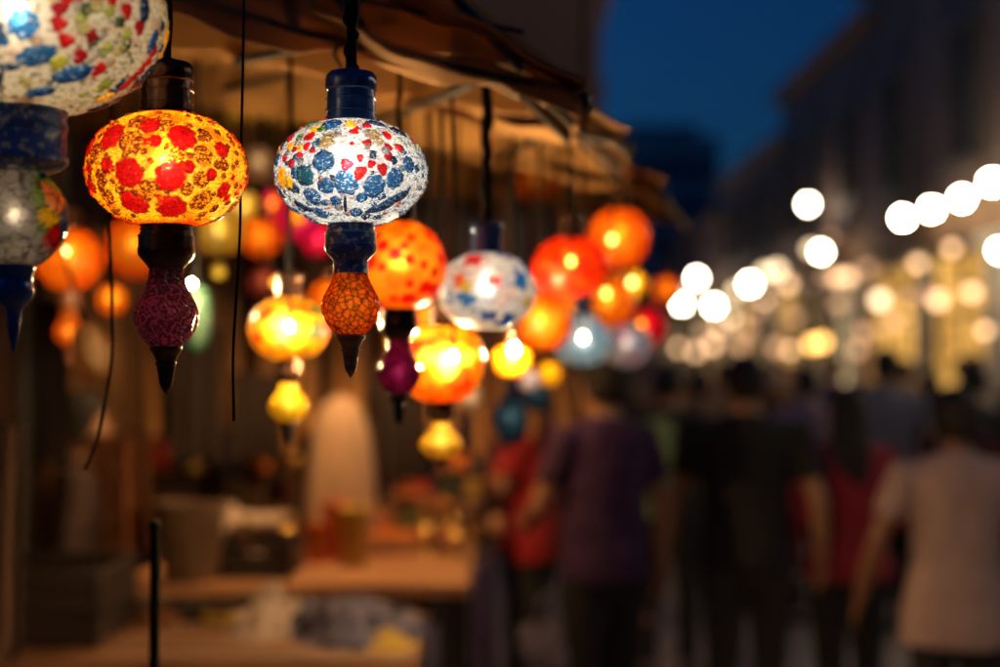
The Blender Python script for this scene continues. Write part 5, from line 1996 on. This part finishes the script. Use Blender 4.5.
person(886, 8.6, 1.76, 'tall person in a grey blue shirt behind the woman in red', (.16, .16, .21), DRK, 0, R(4), hair='short', fine=False, stride=.08)
person(974, 8.2, 1.66, 'dark haired woman in black behind the man in the pale shirt', (.02, .018, .022), BLK, 2, R(-10), female=True, hair='bun', sleeve='long', fine=False)
person(806, 9.0, 1.64, 'person in a mauve top between the black t-shirt and the red top', (.30, .19, .24), DRK, 2, R(10), female=True, hair='short', fine=False)
person(700, 9.2, 1.62, 'person in a brown jacket left of the man in the black t-shirt', (.20, .10, .05), DRK, 0, R(-8), hair='short', sleeve='long', fine=False)
person(634, 10.5, 1.70, 'person in dark brown clothes seen just right of the man in purple', (.12, .06, .035), DRK, 0, R(5), hair='short', fine=False)
person(778, 11.5, 1.70, 'distant person in an orange brown top right of the black t-shirt', (.18, .08, .03), DRK, 2, R(170), hair='short', fine=False)
person(722, 12.5, 1.68, 'distant person in a tan shirt near the middle of the street', (.30, .17, .09), DRK, 2, R(0), hair='short', fine=False)
person(836, 12.0, 1.72, 'distant person in a violet shirt above the long haired woman', (.12, .07, .14), DRK, 0, R(175), hair='short', fine=False)
person(930, 11.0, 1.60, 'distant person in a maroon top, second from the right', (.10, .02, .025), DRK, 2, R(12), female=True, hair='long', fine=False)
person(1012, 7.2, 1.55, 'person in a dark red coat cut off by the right edge', (.08, .02, .02), DRK, 2, R(0), female=True, hair='long', sleeve='long', fine=False)
person(673, 14.5, 1.70, 'far person in a rust brown shirt under the leftmost street lights', (.14, .06, .03), DRK, 2, R(180), hair='short', fine=False)
person(757, 16.0, 1.72, 'far person in a grey shirt, smallest of the crowd', (.12, .11, .11), DRK, 2, R(178), hair='short', fine=False)
person(862, 15.0, 1.70, 'far person in black facing the viewer beside the shops', (.02, .02, .02), DRK, 2, R(183), hair='short', fine=False)

person(83, 5.0, 1.55, 'stall keeper in dark clothes standing behind the left end of the table', (.05, .025, .02), DRK, 0, R(-80), hair='full', sleeve='long', headturn=R(-10), stride=.03)
person(655, 13.2, 1.72, 'far person in an ochre shirt walking towards the viewer, left side', (.34, .18, .06), DRK, 2, R(172), fine=False)
person(703, 17.5, 1.74, 'far person in a rose shirt walking towards the viewer', (.34, .15, .14), DRK, 0, R(186), female=True, hair='long', fine=False)
person(792, 13.8, 1.66, 'far woman in a cream top walking towards the viewer', (.42, .32, .24), DRK, 2, R(176), female=True, hair='long', fine=False)
person(905, 13.0, 1.70, 'far person in a brown coat by the amber shop window', (.16, .08, .04), DRK, 0, R(20), sleeve='long', fine=False)
person(963, 12.5, 1.72, 'far person in a dark jacket before the amber shop window', (.05, .03, .03), DRK, 0, R(-160), sleeve='long', fine=False)
person(738, 19.0, 1.74, 'farthest person, in an orange shirt', (.40, .16, .04), DRK, 2, R(180), fine=False)

# ------------------------------------------------------------------ street lights: a festoon of globes along the shops
LINEX = 5.2


def bulb_string(pts, label, mat, r, sag=.12, fixtures=True):
    root = empty('string_light', pts[0], label, 'string light')
    inv = Vector(pts[0])
    cab = MB()
    path = []
    for i, p in enumerate(pts):
        a = Vector(p) - inv + Vector((0, 0, r + .07))
        path.append(a)
        if i < len(pts) - 1:
            b = Vector(pts[i + 1]) - inv + Vector((0, 0, r + .07))
            for k in range(1, 5):
                path.append(a + (b - a) * k / 5 - Vector((0, 0, sag * .4 * math.sin(math.pi * k / 5))))
    cab.tube(path, .008, 6)
    cab.build('cable', M['cable'], root)
    for p in pts:
        q = Vector(p) - inv
        MB().lathe([(.028, r - .01), (.03, r + .02), (.03, r + .06), (.012, r + .075)], 14, q).build('socket', M['black_metal'], root)
        MB().ball(q, r, 20).build('globe', mat if not isinstance(mat, list) else mat[pts.index(p) % len(mat)], root, auto=False)
    return root


near = [(LINEX, y, z) for y, z in [(17.9, 3.54), (16.7, 3.52), (15.6, 3.52), (14.65, 3.58), (13.4, 3.6), (12.2, 3.6), (11, 3.6), (9.8, 3.62), (8.6, 3.62), (7.4, 3.64), (6.2, 3.64), (5.0, 3.66), (3.8, 3.66), (2.6, 3.66)]]  # globes past the right edge are added out of view to light the crowd
bulb_string(near, 'string of large white globes along the right hand shops', M['festoon'], .07)
far = []
for (x, y) in [(682, 304), (689, 293), (697, 278), (714, 306), (736, 292), (750, 284), (765, 273), (777, 270)]:
    X = LINEX
    Yd = X * FPX / (x - 500)
    far.append(at(x, y, Yd))
far.sort(key=lambda p: p.y)
bulb_string(far, 'far string of white globes running down the street', [M['festoon_soft'], M['festoon_soft'], M['festoon_far'], M['festoon_soft'], M['festoon_far'], M['festoon_far'], M['festoon_soft'], M['festoon_far']], .11, .05)
bulb_string([at(821, 252, 22.5), at(811, 249, 23.3)], 'pair of white globes hung just below the single high globe', [M['festoon_far'], M['festoon_soft']], .08, .05)

def lamp(px, py, X, r, mat, label, name='wall_lamp'):
    """globe lamp on a bracket from the shop fronts"""
    Y = X * FPX / (px - 500)
    c = at(px, py, Y)
    r *= .58
    root = empty(name, c, label, 'lamp', 'wall lamps on the shop fronts')
    MB().ball((0, 0, 0), r, 20).build('globe', mat, root, auto=False)
    L = XR - c.x
    MB().tube([(0, 0, r - .01), (0, 0, r + .08), (.05, 0, r + .12), (L, 0, r + .12)], .014, 8).build('bracket', M['black_metal'], root)
    MB().lathe([(.05, r - .02), (.055, r + .02), (.02, r + .05)], 14).build('holder', M['black_metal'], root)
    return root


XL = 5.55
lamp(808, 204, XL, .14, M['festoon_far'], 'single white globe lamp, highest and alone against the dark buildings')
lamp(1000, 250, XL, .11, M['festoon'], 'white globe lamp cut by the right edge, below the string of globes')
lamp(918, 263, XL, .12, M['walllamp'], 'dim tan globe lamp below the left end of the near globe string')
lamp(952, 248, XL, .11, M['walllamp'], 'dim tan globe lamp below the middle of the near globe string')
lamp(909, 297, XL, .12, M['walllamp_dim'], 'faint tan globe lamp under the tan lamp by the near globe string')
lamp(928, 293, XL, .11, M['walllamp_dim'], 'faint tan globe lamp left of the amber shop window')
lamp(848, 277, XL, .15, M['walllamp'], 'rightmost tan globe lamp of the group of three under the pair of globes')
lamp(837, 277, XL, .15, M['walllamp'], 'middle tan globe lamp of the group of three under the pair of globes')
lamp(827, 277, XL, .15, M['walllamp_dim'], 'leftmost tan globe lamp of the group of three under the pair of globes')
lamp(788, 284, XL, .17, M['walllamp'], 'tan globe lamp just right of the far string of globes')
lamp(756, 311, XL, .19, M['walllamp_dim'], 'faint tan globe lamp under the far string of globes')
lamp(720, 327, XL, .2, M['walllamp'], 'peach globe lamp under the brightest of the far globes')
lamp(705, 333, XL, .2, M['walllamp_dim'], 'reddish dim globe lamp near the far end of the street')
lamp(679, 348, XL, .2, M['walllamp'], 'lowest pinkish tan globe lamp, at the far left end of the shops')
lamp(822, 342, XL, .17, M['amberlamp'], 'low amber globe lamp above the heads of the crowd')
lamp(812, 344, XL, .17, M['amberlamp'], 'second low amber globe lamp touching the first one')
lamp(740, 345, XL, .22, M['walllamp_dim'], 'soft cream globe lamp above the head of the man in black')
lamp(776, 347, XL, .2, M['walllamp_dim'], 'faint cream globe lamp left of the two amber lamps')
lamp(857, 350, XL, .16, M['walllamp_dim'], 'faint grey globe lamp right of the two amber lamps')

rl = random.Random(12)
looks = [('festoon_soft', 'pale cream'), ('walllamp', 'tan'), ('walllamp_dim', 'faint brown'), ('walllamp', 'peach'), ('walllamp_dim', 'faint tan')]
extra = [(696, 352, 1, 'right of the lowest pinkish lamp'), (731, 318, 0, 'just under the middle of the far string'),
         (764, 300, 3, 'tucked under the right end of the far string'), (748, 331, 2, 'between the far string and the heads of the crowd'),
         (795, 318, 4, 'above the left amber lamp'), (838, 303, 2, 'under the group of three tan lamps'), (868, 268, 4, 'right of the group of three tan lamps'),
         (880, 300, 0, 'in front of the pale pilasters'), (893, 322, 2, 'in front of the pilaster nearest the amber window'), (938, 300, 1, 'at the top of the amber window'),
         (972, 292, 3, 'at the right half of the amber window'), (985, 330, 1, 'low by the right edge of the street'), (864, 332, 2, 'low beside the faint grey lamp'),
         (830, 238, 4, 'upper greenish one by the pair of white globes'), (712, 345, 3, 'low, above the man in the black t-shirt'), (790, 350, 1, 'just left of the amber pair')]
for px, py, k, where in extra:
    mt, nm = looks[k]
    lamp(px, py, XL - .1 * rl.random(), .1 + .08 * rl.random() + (.05 if px < 760 else 0), M[mt], nm + ' globe lamp ' + where)
